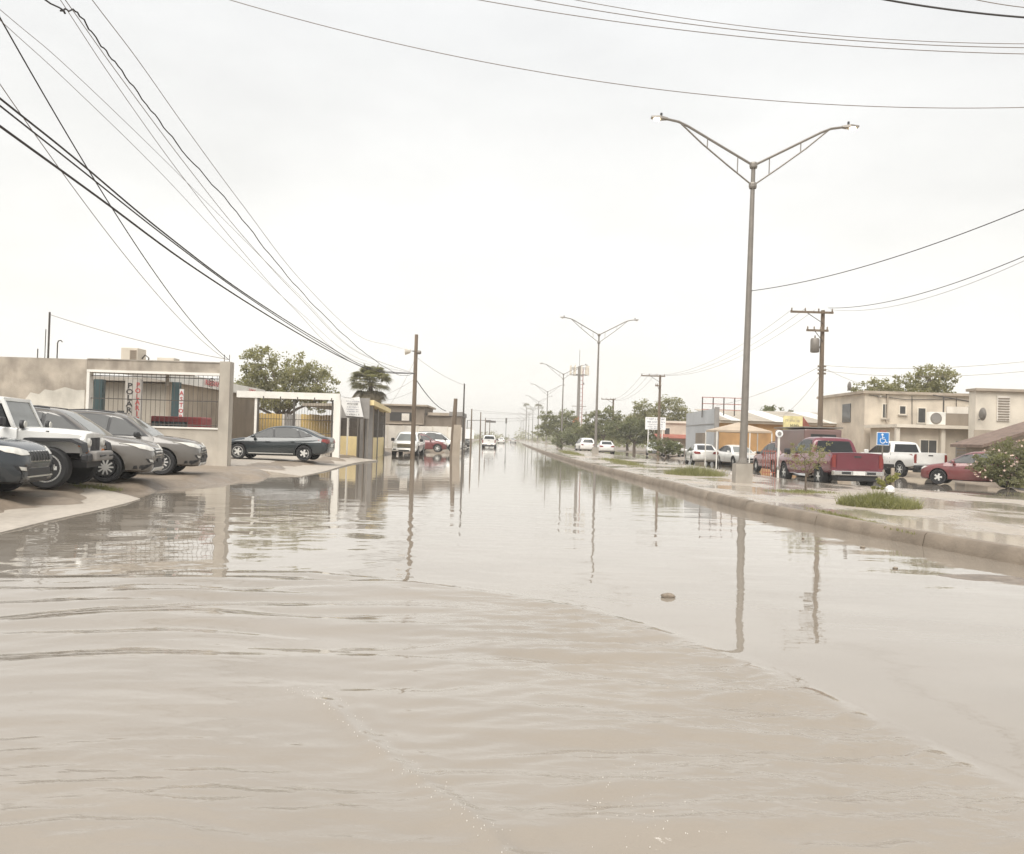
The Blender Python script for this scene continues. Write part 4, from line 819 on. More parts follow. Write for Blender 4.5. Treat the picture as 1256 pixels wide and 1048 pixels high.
for sx_ in (-1,1): boxpart('tail_lamp', M['taillens'], rt, (sx_*.72-.1,-2.225,.9),(sx_*.72+.1,-2.201,1.3))
ig = thing('iron_gate', 'rusty iron bar gate beside the front of the maroon pickup', 'gate', (0,38.5,0))
g0 = at(936,560,38.5).x; g1 = at(951,560,38.5).x
for k in range(6): MB().tube([(g0+(g1-g0)*k/5,0,-.1),(g0+(g1-g0)*k/5,0,1.3)], .018, 5).build('bar', M['rust'], ig)
for z in (.2,1.2): boxpart('rail', M['rust'], ig, (g0,-.012,z),(g1,.012,z+.04))
rs = thing('round_sign', 'round white sign ring on a short white post at the pickup front', 'sign', (at(955,548,37.5).x,37.5,0))
boxpart('post', M['white'], rs, (-.04,-.04,-.1),(.04,.04,1.95)); MB().lathe([(.17,-.03),(.17,.03)], c=(0,-.045,2.05), seg=22, axis='Y').build('disc', M['signwhite'], rs); MB().lathe([(.09,-.01),(.09,.01)], c=(0,-.09,2.05), seg=18, axis='Y').build('centre', M['greypaint'], rs)
# ------------------------------------------------------------------ right: two-storey cream house row
hs = thing('cream_house', 'two-storey cream house with porch canopy and flat roof', 'house', (0,0,0))
boxpart('wall', M['cream'], hs, (23.75,55,0),(32.6,63,5.2)); boxpart('roof', M['tan'], hs, (23.55,54.8,5.2),(32.6,63.2,5.38))
def win(par, x0, x1, z0, z1, y, frame=M['cream2'], n=2, depth=.06):
    f = boxpart('window', frame, par, (x0-.07,y-.05,z0-.07),(x1+.07,y+.0,z1+.07)); st = (x1-x0)/n
    for k in range(n): boxpart('pane', M['pane'], f, (x0+k*st+.02,y-.062,z0),(x0+(k+1)*st-.02,y-.051,z1))
    boxpart('sill', M['concrete'], f, (x0-.12,y-.14,z0-.13),(x1+.12,y-.05,z0-.07)); return f
win(hs, 24.95,25.3,3.6,4.5,55); win(hs, 27.35,27.85,3.35,4.3,55,n=1); win(hs, 30.6,31.7,3.3,4.5,55); win(hs,26.1,26.5,3.9,4.4,55,n=1)
boxpart('upper_panel', M['cream2'], hs, (25.3,53.8,1.9),(28.8,54.98,3.05)); boxpart('porch_canopy', M['cream2'], hs, (26.9,52.6,2.35),(29.4,53.78,2.75)); boxpart('porch_block', M['cream'], hs, (29.0,53.2,2.0),(31.2,54.9,3.3))
for xx in (27.4,28.6): boxpart('porch_column', M['cream2'], hs, (xx,52.9,0),(xx+.35,53.25,2.35))
boxpart('parapet_comb', M['brown'], hs, (28.6,53.25,3.3),(29.5,53.5,3.4))
for k in range(3): boxpart('comb_block', M['cream'], hs, (28.65+.3*k,53.3,3.4),(28.8+.3*k,53.45,3.55))
boxpart('doorway', M['pane'], hs, (26.2,54.9,0),(27.1,54.99,1.85)); boxpart('doorway', M['dark'], hs, (29.9,54.85,0),(31.0,54.95,1.95)); boxpart('side_window', M['pane'], hs, (23.70,57.2,3.3),(23.745,58.6,4.6)); boxpart('side_window', M['pane'], hs, (23.70,59.8,.9),(23.745,61,2.0)); boxpart('downpipe', M['tan'], hs, (25.2,54.88,0),(25.3,54.98,5.2))
for pts_ in ([(24.0,54.93,5.1),(26.5,54.93,4.85),(29.8,54.93,5.0),(32.4,54.93,4.7)],[(29.9,54.93,5.1),(29.9,54.93,3.35)],[(26.9,54.93,5.1),(26.95,54.93,3.1)]): MB().tube(pts_, .022, 5).build('facade_cable', M['cable'], hs)
for x_ in (24.6,32.2): boxpart('drain_spout', M['concrete'], hs, (x_,54.6,4.95),(x_+.12,54.99,5.07))
boxpart('meter_box', M['greypaint'], hs, (25.6,54.86,1.1),(25.95,54.99,1.6))
dish = thing('satellite_dish', 'small satellite dish on the cream house roof', 'dish', (at(1040,478,56).x,56,5.38)); MB().tube([(0,0,0),(0,0,.3)], .03, 6).build('stand', M['galv'], dish); MB().lathe([(.02,0),(.2,.03),(.32,.1)], c=(0,0,.35), seg=16, axis='X').build('reflector', M['galv'], dish)
fx = thing('flat_roof_annex', 'single-storey cream annex with shutter door and flat concrete roof', 'building', (0,0,0))
boxpart('wall', M['cream'], fx, (24.0,50.5,0),(29.3,54.6,2.85)); boxpart('roof', M['cream2'], fx, (23.6,50.0,2.85),(29.0,54.7,3.05)); boxpart('corner_column', M['cream2'], fx, (23.62,50.1,0),(23.85,50.35,2.85)); boxpart('column', M['cream2'], fx, (26.45,50.2,0),(26.7,50.45,2.85)); boxpart('big_column', M['cream2'], fx, (28.75,49.9,0),(29.25,50.4,3.4))
dr = boxpart('shutter_door', M['greypaint'], fx, (27.5,50.4,0),(28.4,50.48,2.1))
for k in range(10): boxpart('shutter_slat', M['brown'], dr, (27.53,50.37,.08+.2*k),(28.37,50.399,.20+.2*k))
win(fx, 25.3,26.3,1.1,2.1,50.5); 
con = thing('condenser_unit', 'white air conditioning condenser with round fan on the annex roof', 'air conditioner', (26.3,50.6,3.05)); boxpart('casing', M['white'], con, (-.5,-.2,.03),(.5,.2,.82), bevel=.02); MB().lathe([(.33,-.02),(.36,.0)], c=(-.1,-.205,.42), seg=24, axis='Y').build('fan_guard', M['galv'], con); boxpart('foot', M['galv'], con, (-.4,-.18,0),(-.3,.18,.03)); boxpart('foot', M['galv'], con, (.3,-.18,0),(.4,.18,.03))
for k, r_ in enumerate((.28,.2,.12)): MB().lathe([(r_,-.026-.002*k),(r_-.03,-.028-.002*k)], c=(-.1,-.205,.42), seg=20, axis='Y').build('fan_ring', M['greypaint'], con)
ter = thing('roof_terrace', 'dark terrace parapet with tilted shade poles on the annex roof', 'terrace', (0,52.4,3.05)); boxpart('parapet', M['brown'], ter, (27.3,-.1,0),(31.3,.1,.85)); MB().tube([(27.7,0,.85),(27.7,0,1.9)], .05,6).build('post', M['iron'], ter); MB().tube([(31.0,0,.85),(31.0,0,1.75)], .05,6).build('post', M['iron'], ter); MB().tube([(27.0,0,2.0),(29.6,0,1.62)], .04,6).build('shade_pole', M['iron'], ter); MB().tube([(29.4,0,1.65),(31.3,0,1.85)], .04,6).build('shade_pole', M['iron'], ter); boxpart('washing', M['whitewall'], ter, (28.0,.15,.75),(29.4,.3,1.3))
iv = thing('ivory_house', 'ivory two-storey house with louvred window above the tiled roof', 'house', (0,0,0))
boxpart('wall', M['cream2'], iv, (26.7,47.0,0),(40,47.7,5.0)); boxpart('roof', M['tan'], iv, (26.6,46.8,5.0),(40,47.9,5.15)); lv = boxpart('louvred_window', M['whitewall'], iv, (27.9,46.93,3.3),(28.65,46.99,4.75))
for k in range(9): boxpart('louvre', M['brown'], lv, (27.95,46.90,3.36+.15*k),(28.6,46.929,3.43+.15*k))
boxpart('plaster_stain', M['tan'], iv, (26.62,46.95,2.2),(29.8,46.99,2.75))
dish2 = thing('wall_dish', 'grey antenna dish bracketed on the ivory house wall', 'dish', (26.9,46.7,3.45)); MB().lathe([(.02,0),(.25,.04),(.38,.13)], c=(-.15,-.1,.2), seg=16, axis='X').build('reflector', M['galv'], dish2); MB().tube([(-.1,-.1,.1),(0,.1,-.1),(0,.3,-.1)], .03,6).build('bracket', M['iron'], dish2)
gh = thing('tiled_shed', 'low brown shed with sloping tiled roof behind the flowering bush', 'shed', (0,0,0))
boxpart('wall', M['tan'], gh, (23.4,40.0,0),(32,42,1.9))
R8 = [(22.75,1.70),(27.6,3.35),(32.4,1.70)]
MB().add([(x,y,z+dz) for dz in (0,.14) for y in (39.4,42.3) for x,z in R8],[(6,7,10,9),(7,8,11,10),(0,3,4,1),(1,4,5,2),(0,1,7,6),(1,2,8,7),(3,9,10,4),(4,10,11,5),(0,6,9,3),(2,5,11,8)]).build('roof', M['rooft'], gh)
MB().add([(23.4,40.02,1.9),(27.6,40.02,3.3),(31.8,40.02,1.9),(23.4,40.2,1.9),(27.6,40.2,3.3),(31.8,40.2,1.9)],[(0,2,1),(3,4,5),(0,1,4,3),(1,2,5,4),(2,0,3,5)]).build('gable', M['tan'], gh)
boxpart('window', M['pane'], gh, (24.2,39.94,1.0),(25.1,39.99,1.6))
# accessible-parking sign
ps = at(1083,539,40); asn = thing('accessible_parking_sign', 'blue wheelchair symbol parking sign behind the maroon pickup', 'sign', (ps.x,40,0))
boxpart('plate', M['blue'], asn, (-.28,-.015,1.70),(.28,.015,2.28)); boxpart('border', M['signwhite'], asn, (-.31,-.008,1.67),(.31,.008,2.31)); boxpart('post', M['galv'], asn, (-.03,.016,-.2),(.03,.06,2.3)); boxpart('top_strip', M['rust'], asn, (-.16,-.012,2.33),(.16,.012,2.40))
MB().lathe([(.055,-.005),(.055,.005)], c=(-.04,-.022,2.19), seg=14, axis='Y').build('symbol', M['signwhite'], asn)
sy = MB(); sy.tube([(-.04,-.022,2.12),(-.02,-.022,1.97),(.09,-.022,1.97),(.15,-.022,1.80),(.21,-.022,1.82)], .022, 4); sy.tube([(-.03,-.022,2.05),(.08,-.022,2.05)], .016, 4); sy.tube([(-.09+.0,-.022,2.02),(-.15,-.022,1.93),(-.13,-.022,1.82),(-.04,-.022,1.76),(.06,-.022,1.79),(.10,-.022,1.86)], .018, 4); sy.build('symbol', M['signwhite'], asn)
# white billboard with lettering and small house behind
wb_ = thing('white_billboard', 'white billboard with rows of faded lettering on two posts', 'billboard', (0,90,0)); boxpart('board', M['signwhite'], wb_, (14.7,-.06,2.85),(16.95,.06,4.22))
for z_, hw_, sz in ((4.02,.98,.2),(3.70,.98,.15),(3.42,.75,.13),(3.18,.85,.10),(3.0,.7,.10)): scribble(wb_, 15.82, -.066, z_, hw_, sz, M['inkgrey'])
for xx in (15.05,16.6): boxpart('post', M['white'], wb_, (xx-.05,0,0),(xx+.05,.08,2.85))
sh2 = thing('small_house', 'small beige house with red porch roof behind the white billboard', 'house', (0,0,0)); boxpart('wall', M['cream'], sh2, (17.2,93,0),(23,99,3.7)); boxpart('roof', M['cream2'], sh2, (17.0,92.8,3.7),(23.2,99,3.95)); win(sh2,17.4,18.0,2.3,3.1,93,n=1); win(sh2,21.4,22.0,2.2,3.2,93,n=1); MB().add([(16.2,90.8,1.95),(23,90.8,1.95),(23,93,2.35),(16.2,93,2.35),(16.2,90.8,2.03),(23,90.8,2.03),(23,93,2.43),(16.2,93,2.43)],[(0,3,2,1),(4,5,6,7),(0,1,5,4),(1,2,6,5),(2,3,7,6),(3,0,4,7)]).build('porch_roof', M['rust'], sh2); boxpart('porch_post', M['white'], sh2, (19.6,90.9,0),(19.7,91,1.95))
# ------------------------------------------------------------------ street lamps down the median
def lamp_meshes():
    d = {}
    d['pole'] = MB().tube([(0,0,.80),(0,0,4),(0,0,10.2),(.0,0,11.0)], [.135,.115,.075,.07], 10).mesh('pole', M['galv'], 50)
    d['pedestal'] = MB().prism([(-.30,-.26),(.27,-.28),(.29,.25),(-.28,.27)], -.3, .66).mesh('pedestal', M['concrete'])
    d['base_plate'] = MB().bb((-.2,-.2,.66),(.2,.2,.70)).lathe([(.17,.70),(.14,.86)], seg=10).mesh('base_plate', M['galv'])
    d['collar'] = MB().lathe([(.12,-.1),(.14,-.05),(.14,.05),(.12,.1)], seg=8).mesh('collar', M['galv'])
    for s in (-1,1):
        pts = [(0,0,10.95),(s*1.2,0,11.6),(s*2.3,0,12.2),(s*2.65,0,12.35),(s*3.1,0,12.43)]
        lo = [(0,0,10.25),(s*.9,0,10.92),(s*1.8,0,11.62),(s*2.55,0,12.28)]
        d['arm',s] = MB().tube(pts, .042, 6).mesh('arm', M['galv'], 50); d['brace',s] = MB().tube(lo, .028, 6).mesh('brace', M['galv'], 50)
        d['strut',s,0] = MB().tube([(s*.55,0,11.24),(s*.55,0,10.66)], .02, 5).mesh('strut', M['galv']); d['strut',s,1] = MB().tube([(s*1.62,0,11.83),(s*1.62,0,11.48)], .02, 5).mesh('strut', M['galv'])
        d['head',s] = MB().add([(s*3.02,-.07,12.40),(s*3.02,.07,12.40),(s*3.3,.13,12.40),(s*3.6,.09,12.43),(s*3.6,-.09,12.43),(s*3.3,-.13,12.40),(s*3.02,-.05,12.46),(s*3.02,.05,12.46),(s*3.3,.09,12.51),(s*3.6,.07,12.49),(s*3.6,-.07,12.49),(s*3.3,-.09,12.51)],
             [(0,1,2,3,4,5),(11,10,9,8,7,6),(0,6,7,1),(1,7,8,2),(2,8,9,3),(3,9,10,4),(4,10,11,5),(5,11,6,0)]).mesh('lamp_head', M['galv'])
        d['cell',s] = MB().lathe([(.04,12.5),(.04,12.62)], c=(s*3.25,0,0), seg=8).mesh('photocell', M['black'])
        for lit in (0,1): d['lens',s,lit] = MB().lathe([(.05,12.34),(.10,12.37),(.10,12.415)], c=(s*3.40,0,0), seg=12).mesh('lens', M['lamp'] if lit else M['foam'])
    return d
LM = lamp_meshes()
ORD = ['first','second','third','fourth','fifth','sixth','seventh','eighth','ninth','tenth','eleventh','twelfth']
for i in range(11):
    y = 28+46.5*i; x = 7.95-.006*(y-28)
    lab = 'tall lit double-arm street lamp on concrete pedestal beside the maroon pickup' if i == 0 else 'double-arm street lamp, %s along the median counting from the maroon pickup' % ORD[i]
    t = thing('street_lamp', lab, 'street lamp', (x,y,.18), math.radians(1.0), 'double-arm street lamps on the median'); t.rotation_euler.y = math.radians([.55,.2,.1,0,0,0,0,0,0,0,0][i])
    link('pole', LM['pole'], t); link('pedestal', LM['pedestal'], t); link('base_plate', LM['base_plate'], t)
    link('collar', LM['collar'], t, (0,0,10.95)); link('collar', LM['collar'], t, (0,0,10.25))
    for s in (-1,1):
        a_ = link('arm', LM['arm',s], t); link('strut', LM['strut',s,0], a_); link('strut', LM['strut',s,1], a_); link('brace', LM['brace',s], t)
        h = link('lamp_head', LM['head',s], t); link('photocell', LM['cell',s], h); link('lens', LM['lens',s,1 if i == 0 else 0], h)
# ------------------------------------------------------------------ utility poles
def upole(label, x, y, top, r=.13, lean=0, arms=(), z0=-.4, m='wood', cat='utility pole', name='utility_pole', trans=False):
    t = thing(name, label, cat, (x,y,0)); t.rotation_euler.y = lean
    MB().tube([(0,0,z0),(0,0,top*.5),(0,0,top)], [r,r*.88,r*.7], 9).build('pole', M[m], t, smooth=50)
    for z, w0, w1 in arms:
        a_ = MB().bb((w0,-r-.09,z-.055),(w1,-r+.01,z+.055)).build('crossarm', M['wood'], t)
        for k in range(4):
            u = w0+.06+(w1-w0-.12)*k/3
            if abs(u) > .15: MB().lathe([(.03,0),(.05,.03),(.03,.07),(.05,.10),(.02,.17)], c=(u,-r-.04,z+.055), seg=8).build('insulator', M['brown'], a_)
        MB().tube([(w0*.55,-r-.05,z),(0,-r*.8,z-.6)], .02, 5).build('arm_brace', M['iron'], t)
    if trans:
        MB().lathe([(.2,0),(.24,.04),(.24,.7),(.2,.78),(.05,.80)], c=(-.42,-.05,top-2.35), seg=14).build('transformer', M['galv'], t, smooth=50)
        MB().lathe([(.03,0),(.05,.04),(.03,.10),(.04,.14)], c=(-.42,-.05,top-1.55), seg=8).build('bushing', M['brown'], t)
        boxpart('bracket', M['iron'], t, (-.2,-.05,top-2.1),(-.05,.05,top-2.0))
        for k in range(3): MB().lathe([(.06,-.05),(.08,0),(.06,.05)], c=(.17,-.05,top-3.1-.2*k), seg=8).build('spool_insulator', M['brown'], t)
        for k in range(3): MB().lathe([(.06,-.05),(.08,0),(.06,.05)], c=(-.17,-.05,top-3.1-.2*k), seg=8).build('spool_insulator', M['brown'], t)
    return t
P1 = upole('dark wooden utility pole with loudspeaker horn standing in the flood water', -6.05, 50, 7.65, .15, .002)
MB().tube([(-.08,-.1,6.62),(-.25,-.1,6.62)],.03,6).build('horn_bracket', M['iron'], P1); MB().lathe([(.02,-.55),(.08,-.38),(.13,-.30),(.26,-.62),(.255,-.60)][1:4], c=(-.02,-.1,6.62), seg=16, axis='X').build('loudspeaker_horn', M['whitewall'], P1, smooth=50); MB().lathe([(.09,.1),(.12,.15),(.12,.28),(.06,.34)], c=(0,-.1,6.55), seg=12, axis='X').build('loudspeaker_driver', M['galv'], P1)
U1 = upole('wooden utility pole with transformer and crossarm behind the maroon pickup', 17.0, 45, 9.05, .15, 0, ((8.9,-1.85,.5),(7.9,-.95,.25)), trans=True)
U2 = upole('crossarm utility pole next to the white billboard', 14.4, 80, 8.05, .15, 0, ((7.95,-1.9,.45),(7.0,-.5,.1)))
U3 = upole('crossarm utility pole among the far right trees', 14.8, 120, 7.7, .17, 0, ((7.55,-1.8,.3),))
upole('tiny crossarm pole beyond the cell tower', 14.9, 165, 7.2, .16, 0, ((6.6,-.9,.9),))
upole('thin dark bare pole standing in the water before the white wall end', -3.72, 62, 5.5, .075, 0, m='iron'); lp = upole('thick leaning weathered post at the end of the white wall', -4.75, 65.5, 4.5, .22, .035)
boxpart('old_planks', M['tan'], lp, (.02,-.3,-.3),(.62,-.2,2.4))
upole('slim roadside pole first beyond the leaning post', -4.6, 92, 4.6, .10); upole('slim roadside pole second beyond the leaning post', -4.5, 116, 5.0, .10); upole('slim roadside pole third beyond the leaning post', -4.9, 150, 5.0, .11); upole('slim roadside pole fourth beyond the leaning post', -5.2, 190, 5.2, .12)
# ------------------------------------------------------------------ cell tower and far sign
ct = thing('cell_tower', 'slim cell phone tower with ringed antenna platform beyond the trees', 'tower', (16.1,200,0)); MB().tube([(0,0,0),(0,0,19.5)], [.45,.34], 10).build('mast', M['galv'], ct, smooth=50); MB().tube([(.95,0,0),(.95,0,19)], .1, 6).build('cable_ladder', M['rust'], ct)
for k in range(18): boxpart('ladder_tie', M['rust'], ct, (.4,-.06,1+k),(1.0,.06,1.1+k))
for z in (17.4,19.0): MB().tube([(2.2*math.cos(a),2.2*math.sin(a),z) for a in np.linspace(0,2*math.pi,13)], .07, 5).build('platform_ring', M['galv'], ct)
for k in range(9):
    a = 2*math.pi*k/9; boxpart('antenna_panel', M['cream2'], ct, (2.25*math.cos(a)-.17,2.25*math.sin(a)-.1,17.3),(2.25*math.cos(a)+.17,2.25*math.sin(a)+.1,19.6))
for k in range(4):
    a = math.pi/4+math.pi/2*k; MB().tube([(0,0,17.4),(2.2*math.cos(a),2.2*math.sin(a),17.4)], .06, 5).build('platform_spoke', M['galv'], ct)
MB().tube([(0,0,19.5),(0,0,23.5)], .06, 5).build('lightning_rod', M['galv'], ct); boxpart('crossarm', M['brown'], ct, (-1.6,-.1,9.6),(2.0,.1,9.75)); boxpart('antenna_panel', M['greypaint'], ct, (1.0,-.15,15.0),(1.3,.15,15.5))
os_ = thing('orange_sign', 'small orange square sign on a post near the cell tower', 'sign', (13.2,170,0)); boxpart('board', mat('orange_sign',(.50,.16,.07),.6), os_, (-.6,-.1,4.3),(.6,.1,6.2)); boxpart('post', M['galv'], os_, (-.08,-.05,0),(.08,.05,4.3))
sb = thing('far_signs', 'pale roadside signboard on slim legs far along the left kerb', 'sign', (-5.4,104,0)); boxpart('board', M['signwhite'], sb, (-.9,-.05,1.2),(.6,.05,2.4)); boxpart('leg', M['galv'], sb, (-.6,-.03,0),(-.54,.03,1.2)); boxpart('leg', M['galv'], sb, (.3,-.03,0),(.36,.03,1.2)); sb.name = 'roadside_signboard'
tl = thing('overhead_signal', 'traffic signal on a mast arm far down the road', 'traffic signal', (-4.2,240,0)); MB().tube([(-9,0,0),(-9,0,6.2)],.12,6).build('post', M['iron'], tl); MB().tube([(-9,0,6.2),(-2,0,6.4)],.09,6).build('arm', M['iron'], tl); boxpart('signal_head', M['iron'], tl, (-3.6,-.2,5.7),(-.6,.2,6.3)); boxpart('signal_head', M['iron'], tl, (2.2,-.2,5.6),(2.7,.2,7.2)); MB().tube([(2.45,0,0),(2.45,0,5.7)],.08,6).build('post', M['iron'], tl)
lh = thing('far_left_house', 'low grey house among trees far along the left roadside', 'house', (0,130,0)); boxpart('wall', M['tan'], lh, (-16,0,0),(-8.5,8,3.6)); boxpart('roof', M['brown'], lh, (-16.3,-.3,3.6),(-8.2,8,3.9)); boxpart('window', M['pane'], lh, (-11,-.05,1.4),(-9.8,-.0,2.4)); lh.name = 'roadside_house'
# ------------------------------------------------------------------ vegetation
def leaves(mb, c, n, rad, size, flat=.5, r_=None):
    r_ = r_ or rng
    P = r_.normal(0,1,(n,3)); P /= np.linalg.norm(P,axis=1)[:,None]; P *= (r_.random(n)**(1/2.2))[:,None]*np.array(rad)
    U = r_.normal(0,1,(n,3)); W_ = r_.normal(0,1,(n,3)); U /= np.linalg.norm(U,axis=1)[:,None]; W_ -= (W_*U).sum(1)[:,None]*U; W_ /= np.linalg.norm(W_,axis=1)[:,None]
    sz = size*r_.uniform(.6,1.3,n)[:,None]; k = len(mb.v); Q = P+np.array(c)
    vs = np.stack([Q-U*sz, Q-W_*sz*flat, Q+U*sz, Q+W_*sz*flat],1).reshape(-1,3)
    mb.v += [tuple(v) for v in vs]; mb.f += [(k+4*i,k+4*i+1,k+4*i+2,k+4*i+3) for i in range(n)]
def tree(name, label, x, y, h, blobs, nclump, nleaf, size, m, trunk_r=.2, group=None, cat='tree', z0=0.0, seed=1, sp=1.0):
    r_ = np.random.default_rng(seed); t = thing(name, label, cat, (x,y,z0), 0, group); mb = MB(); tr_ = MB(); hub = Vector((0,0,h*.28))
    tr_.tube([(0,0,-.2),(r_.normal(0,.1),r_.normal(0,.1),h*.15),tuple(hub)], [trunk_r,trunk_r*.8,trunk_r*.7], 7)
    tot = sum(b[3]*b[4]*b[5] for b in blobs)
    for bx,by,bz,rx,ry,rz in blobs:
        e_ = Vector((bx,by,bz)); tr_.tube([hub, hub.lerp(e_,.5)+Vector((r_.normal(0,.15),r_.normal(0,.15),.1)), e_], [trunk_r*.55,trunk_r*.35,trunk_r*.12], 5)
        for k in range(max(3,int(1.75*nclump*rx*ry*rz/tot))):
            d_ = r_.normal(0,1,3); d_ /= np.linalg.norm(d_); rr = (.35+.65*r_.random()**.6)*r_.choice([1,1,1,1.12]); c_ = np.array((bx,by,bz))+d_*np.array((rx,ry,rz))*rr
            q = r_.uniform(.16,.34)*sp*min(rx,rz)+size; leaves(mb, c_, max(5,int(1.35*nleaf*r_.uniform(.5,1.4))), (q,q,q*.7), size, .5, r_)
            if k % 4 == 0: tr_.tube([e_, tuple((np.array(e_)+c_)/2+r_.normal(0,.08,3)), tuple(c_)], [trunk_r*.13,trunk_r*.08,trunk_r*.03], 4, False)
    tr_.build('trunk', M['trunk'], t, smooth=60); mb.build('crown', m, t); return t
tree('mesquite_tree', 'tall feathery tree rising behind the white carport', -17.6, 62, 8.5, [(-1.6,0,6.2,1.3,1.3,1.9),(-2.2,0,4.6,1.6,1.5,1.5),(.9,0,5.6,1.6,1.4,1.7),(2.6,0,5.2,1.5,1.4,1.6),(-.2,0,4.0,3.4,1.8,1.0),(2.9,0,3.9,1.4,1.4,1.0),(-3.2,.5,3.6,1.1,1.2,.9),(-1.2,.3,7.4,.6,.6,.7)], 210, 34, .11, M['leaf2'], .28, seed=3)
def palm(name, label, x, y, h, r, n, m, z0=0, group=None, skirt=True, seed=1):
    r_ = np.random.default_rng(seed); t = thing(name, label, 'palm tree', (x,y,z0), 0, group); MB().tube([(0,0,-.2),(.05,0,h*.5),(0,0,h)], [.24,.19,.17], 8).build('trunk', M['trunk'], t, smooth=60)
    up, dn = MB(), MB()
    def frond(mb, el, az, L_):
        d_ = Vector((math.cos(az)*math.cos(el),math.sin(az)*math.cos(el),math.sin(el))); b = Vector((0,0,h)); tip = b+d_*L_*.55
        mb.tube([b, tip], [.02,.012], 4, False); sd_ = d_.cross(Vector((0,0,1))); sd_ = sd_.normalized() if sd_.length > .1 else Vector((1,0,0)); nn = sd_.cross(d_)
        for k in range(15):
            a = (k-7)/7*1.35; q = d_*math.cos(a)+sd_*math.sin(a); e1 = tip+q*L_*.48-Vector((0,0,.16*L_*(1+abs(a)*.3))); pr = q.cross(nn).normalized()*.055
            mid = tip+q*L_*.26; kk = len(mb.v); mb.v += [tuple(tip-pr*.4),tuple(mid-pr),tuple(e1),tuple(mid+pr),]; mb.f.append((kk,kk+1,kk+2,kk+3))
    for k in range(n): frond(up, r_.uniform(-.25,1.35), r_.uniform(0,6.28), r*r_.uniform(.85,1.1))
    if skirt:
        for k in range(int(n*.8)): frond(dn, r_.uniform(-1.45,-.5), r_.uniform(0,6.28), r*r_.uniform(.8,1.0))
        dn.build('dead_skirt', M['deadpalm'], t)
    up.build('crown', m, t); return t
palm('fan_palm', 'shaggy fan palm with a skirt of dead fronds behind the kiosk', -11.9, 68, 5.6, 2.0, 62, M['palm'], seed=4)
palm('slim_palm', 'small distant fan palm, the nearer of two beside the lamp row', 10.5, 330, 13.5, 2.6, 18, M['palm'], skirt=False, seed=5); palm('slim_palm', 'small distant fan palm, the farther of two beside the lamp row', 7.2, 420, 17, 3.2, 18, M['palm'], skirt=False, seed=6)
# right side trees and shrubs
tree('roadside_tree', 'bushy broad tree on the median beneath the third street lamp', 7.7, 136, 6, [(-1.6,0,4.9,1.7,1.5,1.3),(1.4,0,4.8,1.9,1.5,1.5),(0,0,3.3,3.3,2,1.6),(2.4,0,3.2,1.8,1.5,1.4),(-2.2,0,2.6,1.8,1.5,1.4)], 110, 26, .17, M['leaf'], .22, seed=7, z0=.18)
tree('low_shrub', 'rounded shrub on the median before the broad tree', 6.9, 112, 2.6, [(0,0,1.3,2.0,1.4,1.0),(1.8,0,1.2,1.5,1.2,.9)], 60, 22, .12, M['leaf3'], .12, cat='shrub', seed=8, z0=.18)
tree('leafy_tree', 'loose-crowned tree right of the second street lamp', 12.6, 112, 8, [(-1.4,0,5.6,1.6,1.4,1.4),(.8,0,6.2,1.9,1.4,1.5),(1.8,0,4.4,2.2,1.6,1.6),(-.6,0,3.6,2.6,1.6,1.7),(-2.6,0,3.0,1.8,1.4,1.5)], 130, 24, .16, M['leaf'], .24, seed=9)
tree('leafy_tree', 'broad tree with rusty tinted crown behind the crossarm pole', 16.8, 118, 8, [(-1.4,0,4.8,1.9,1.6,1.6),(1.6,0,5.2,2.2,1.6,1.8),(3.8,0,5.4,2.2,1.6,1.8),(0.6,0,3.0,3.8,2,1.6)], 130, 24, .17, M['leaf2'], .24, seed=10)
tree('leafy_tree', 'tall spreading tree rising behind the white billboard', 20.2, 112, 10, [(-2,0,7.2,2.0,1.6,2.0),(1.6,0,7.6,2.2,1.6,2.1),(-.6,0,5.4,3.2,2,1.8),(3.6,0,5.8,2.2,1.7,1.9),(-3.4,0,5.4,1.8,1.5,1.6)], 150, 26, .17, M['leaf2'], .26, seed=11)
tree('umbrella_tree', 'low dark umbrella-crowned tree beside the parked white cars', 14.6, 97, 4.5, [(-2.0,0,2.9,1.8,1.4,1.0),(.2,0,3.1,2.0,1.5,1.1),(2.0,0,2.7,1.7,1.4,1.0),(-.4,0,2.1,2.6,1.5,.9)], 110, 26, .13, M['leaf3'], .22, seed=12)
tree('round_shrub', 'dark round shrub on the median before the parked silver car', 11.6, 62, 1.7, [(0,0,1.0,1.25,1.0,.62),(.7,0,.85,.9,.8,.5)], 60, 26, .075, M['leaf3'], .08, cat='shrub', seed=13, z0=.18)
tree('roadside_tree', 'dark hedge-like tree next to the far white suv', 10.6, 118, 4.2, [(-1.2,0,2.4,1.9,1.4,1.4),(1.4,0,2.6,1.9,1.4,1.5)], 70, 24, .14, M['leaf3'], .2, seed=14)
tree('roof_tree', 'loose tree crown showing above the cream house roof', 32.5, 68, 8.6, [(-2.6,0,6.3,1.6,1.3,1.1),(-.4,0,6.6,1.9,1.4,1.2),(2.2,0,7.4,1.6,1.3,1.3),(3.4,0,7.0,1.1,1.2,1.6),(.8,0,5.9,3.6,1.6,1.0)], 150, 22, .13, M['leaf2'], .22, seed=15)
tree('far_tree', 'dark low tree crown between workshop roof and cream house', 25.6, 80, 5.6, [(0,0,4.4,2.2,1.5,.9),(-1.5,0,3.6,2,1.5,1)], 50, 24, .14, M['leaf3'], .2, seed=25)
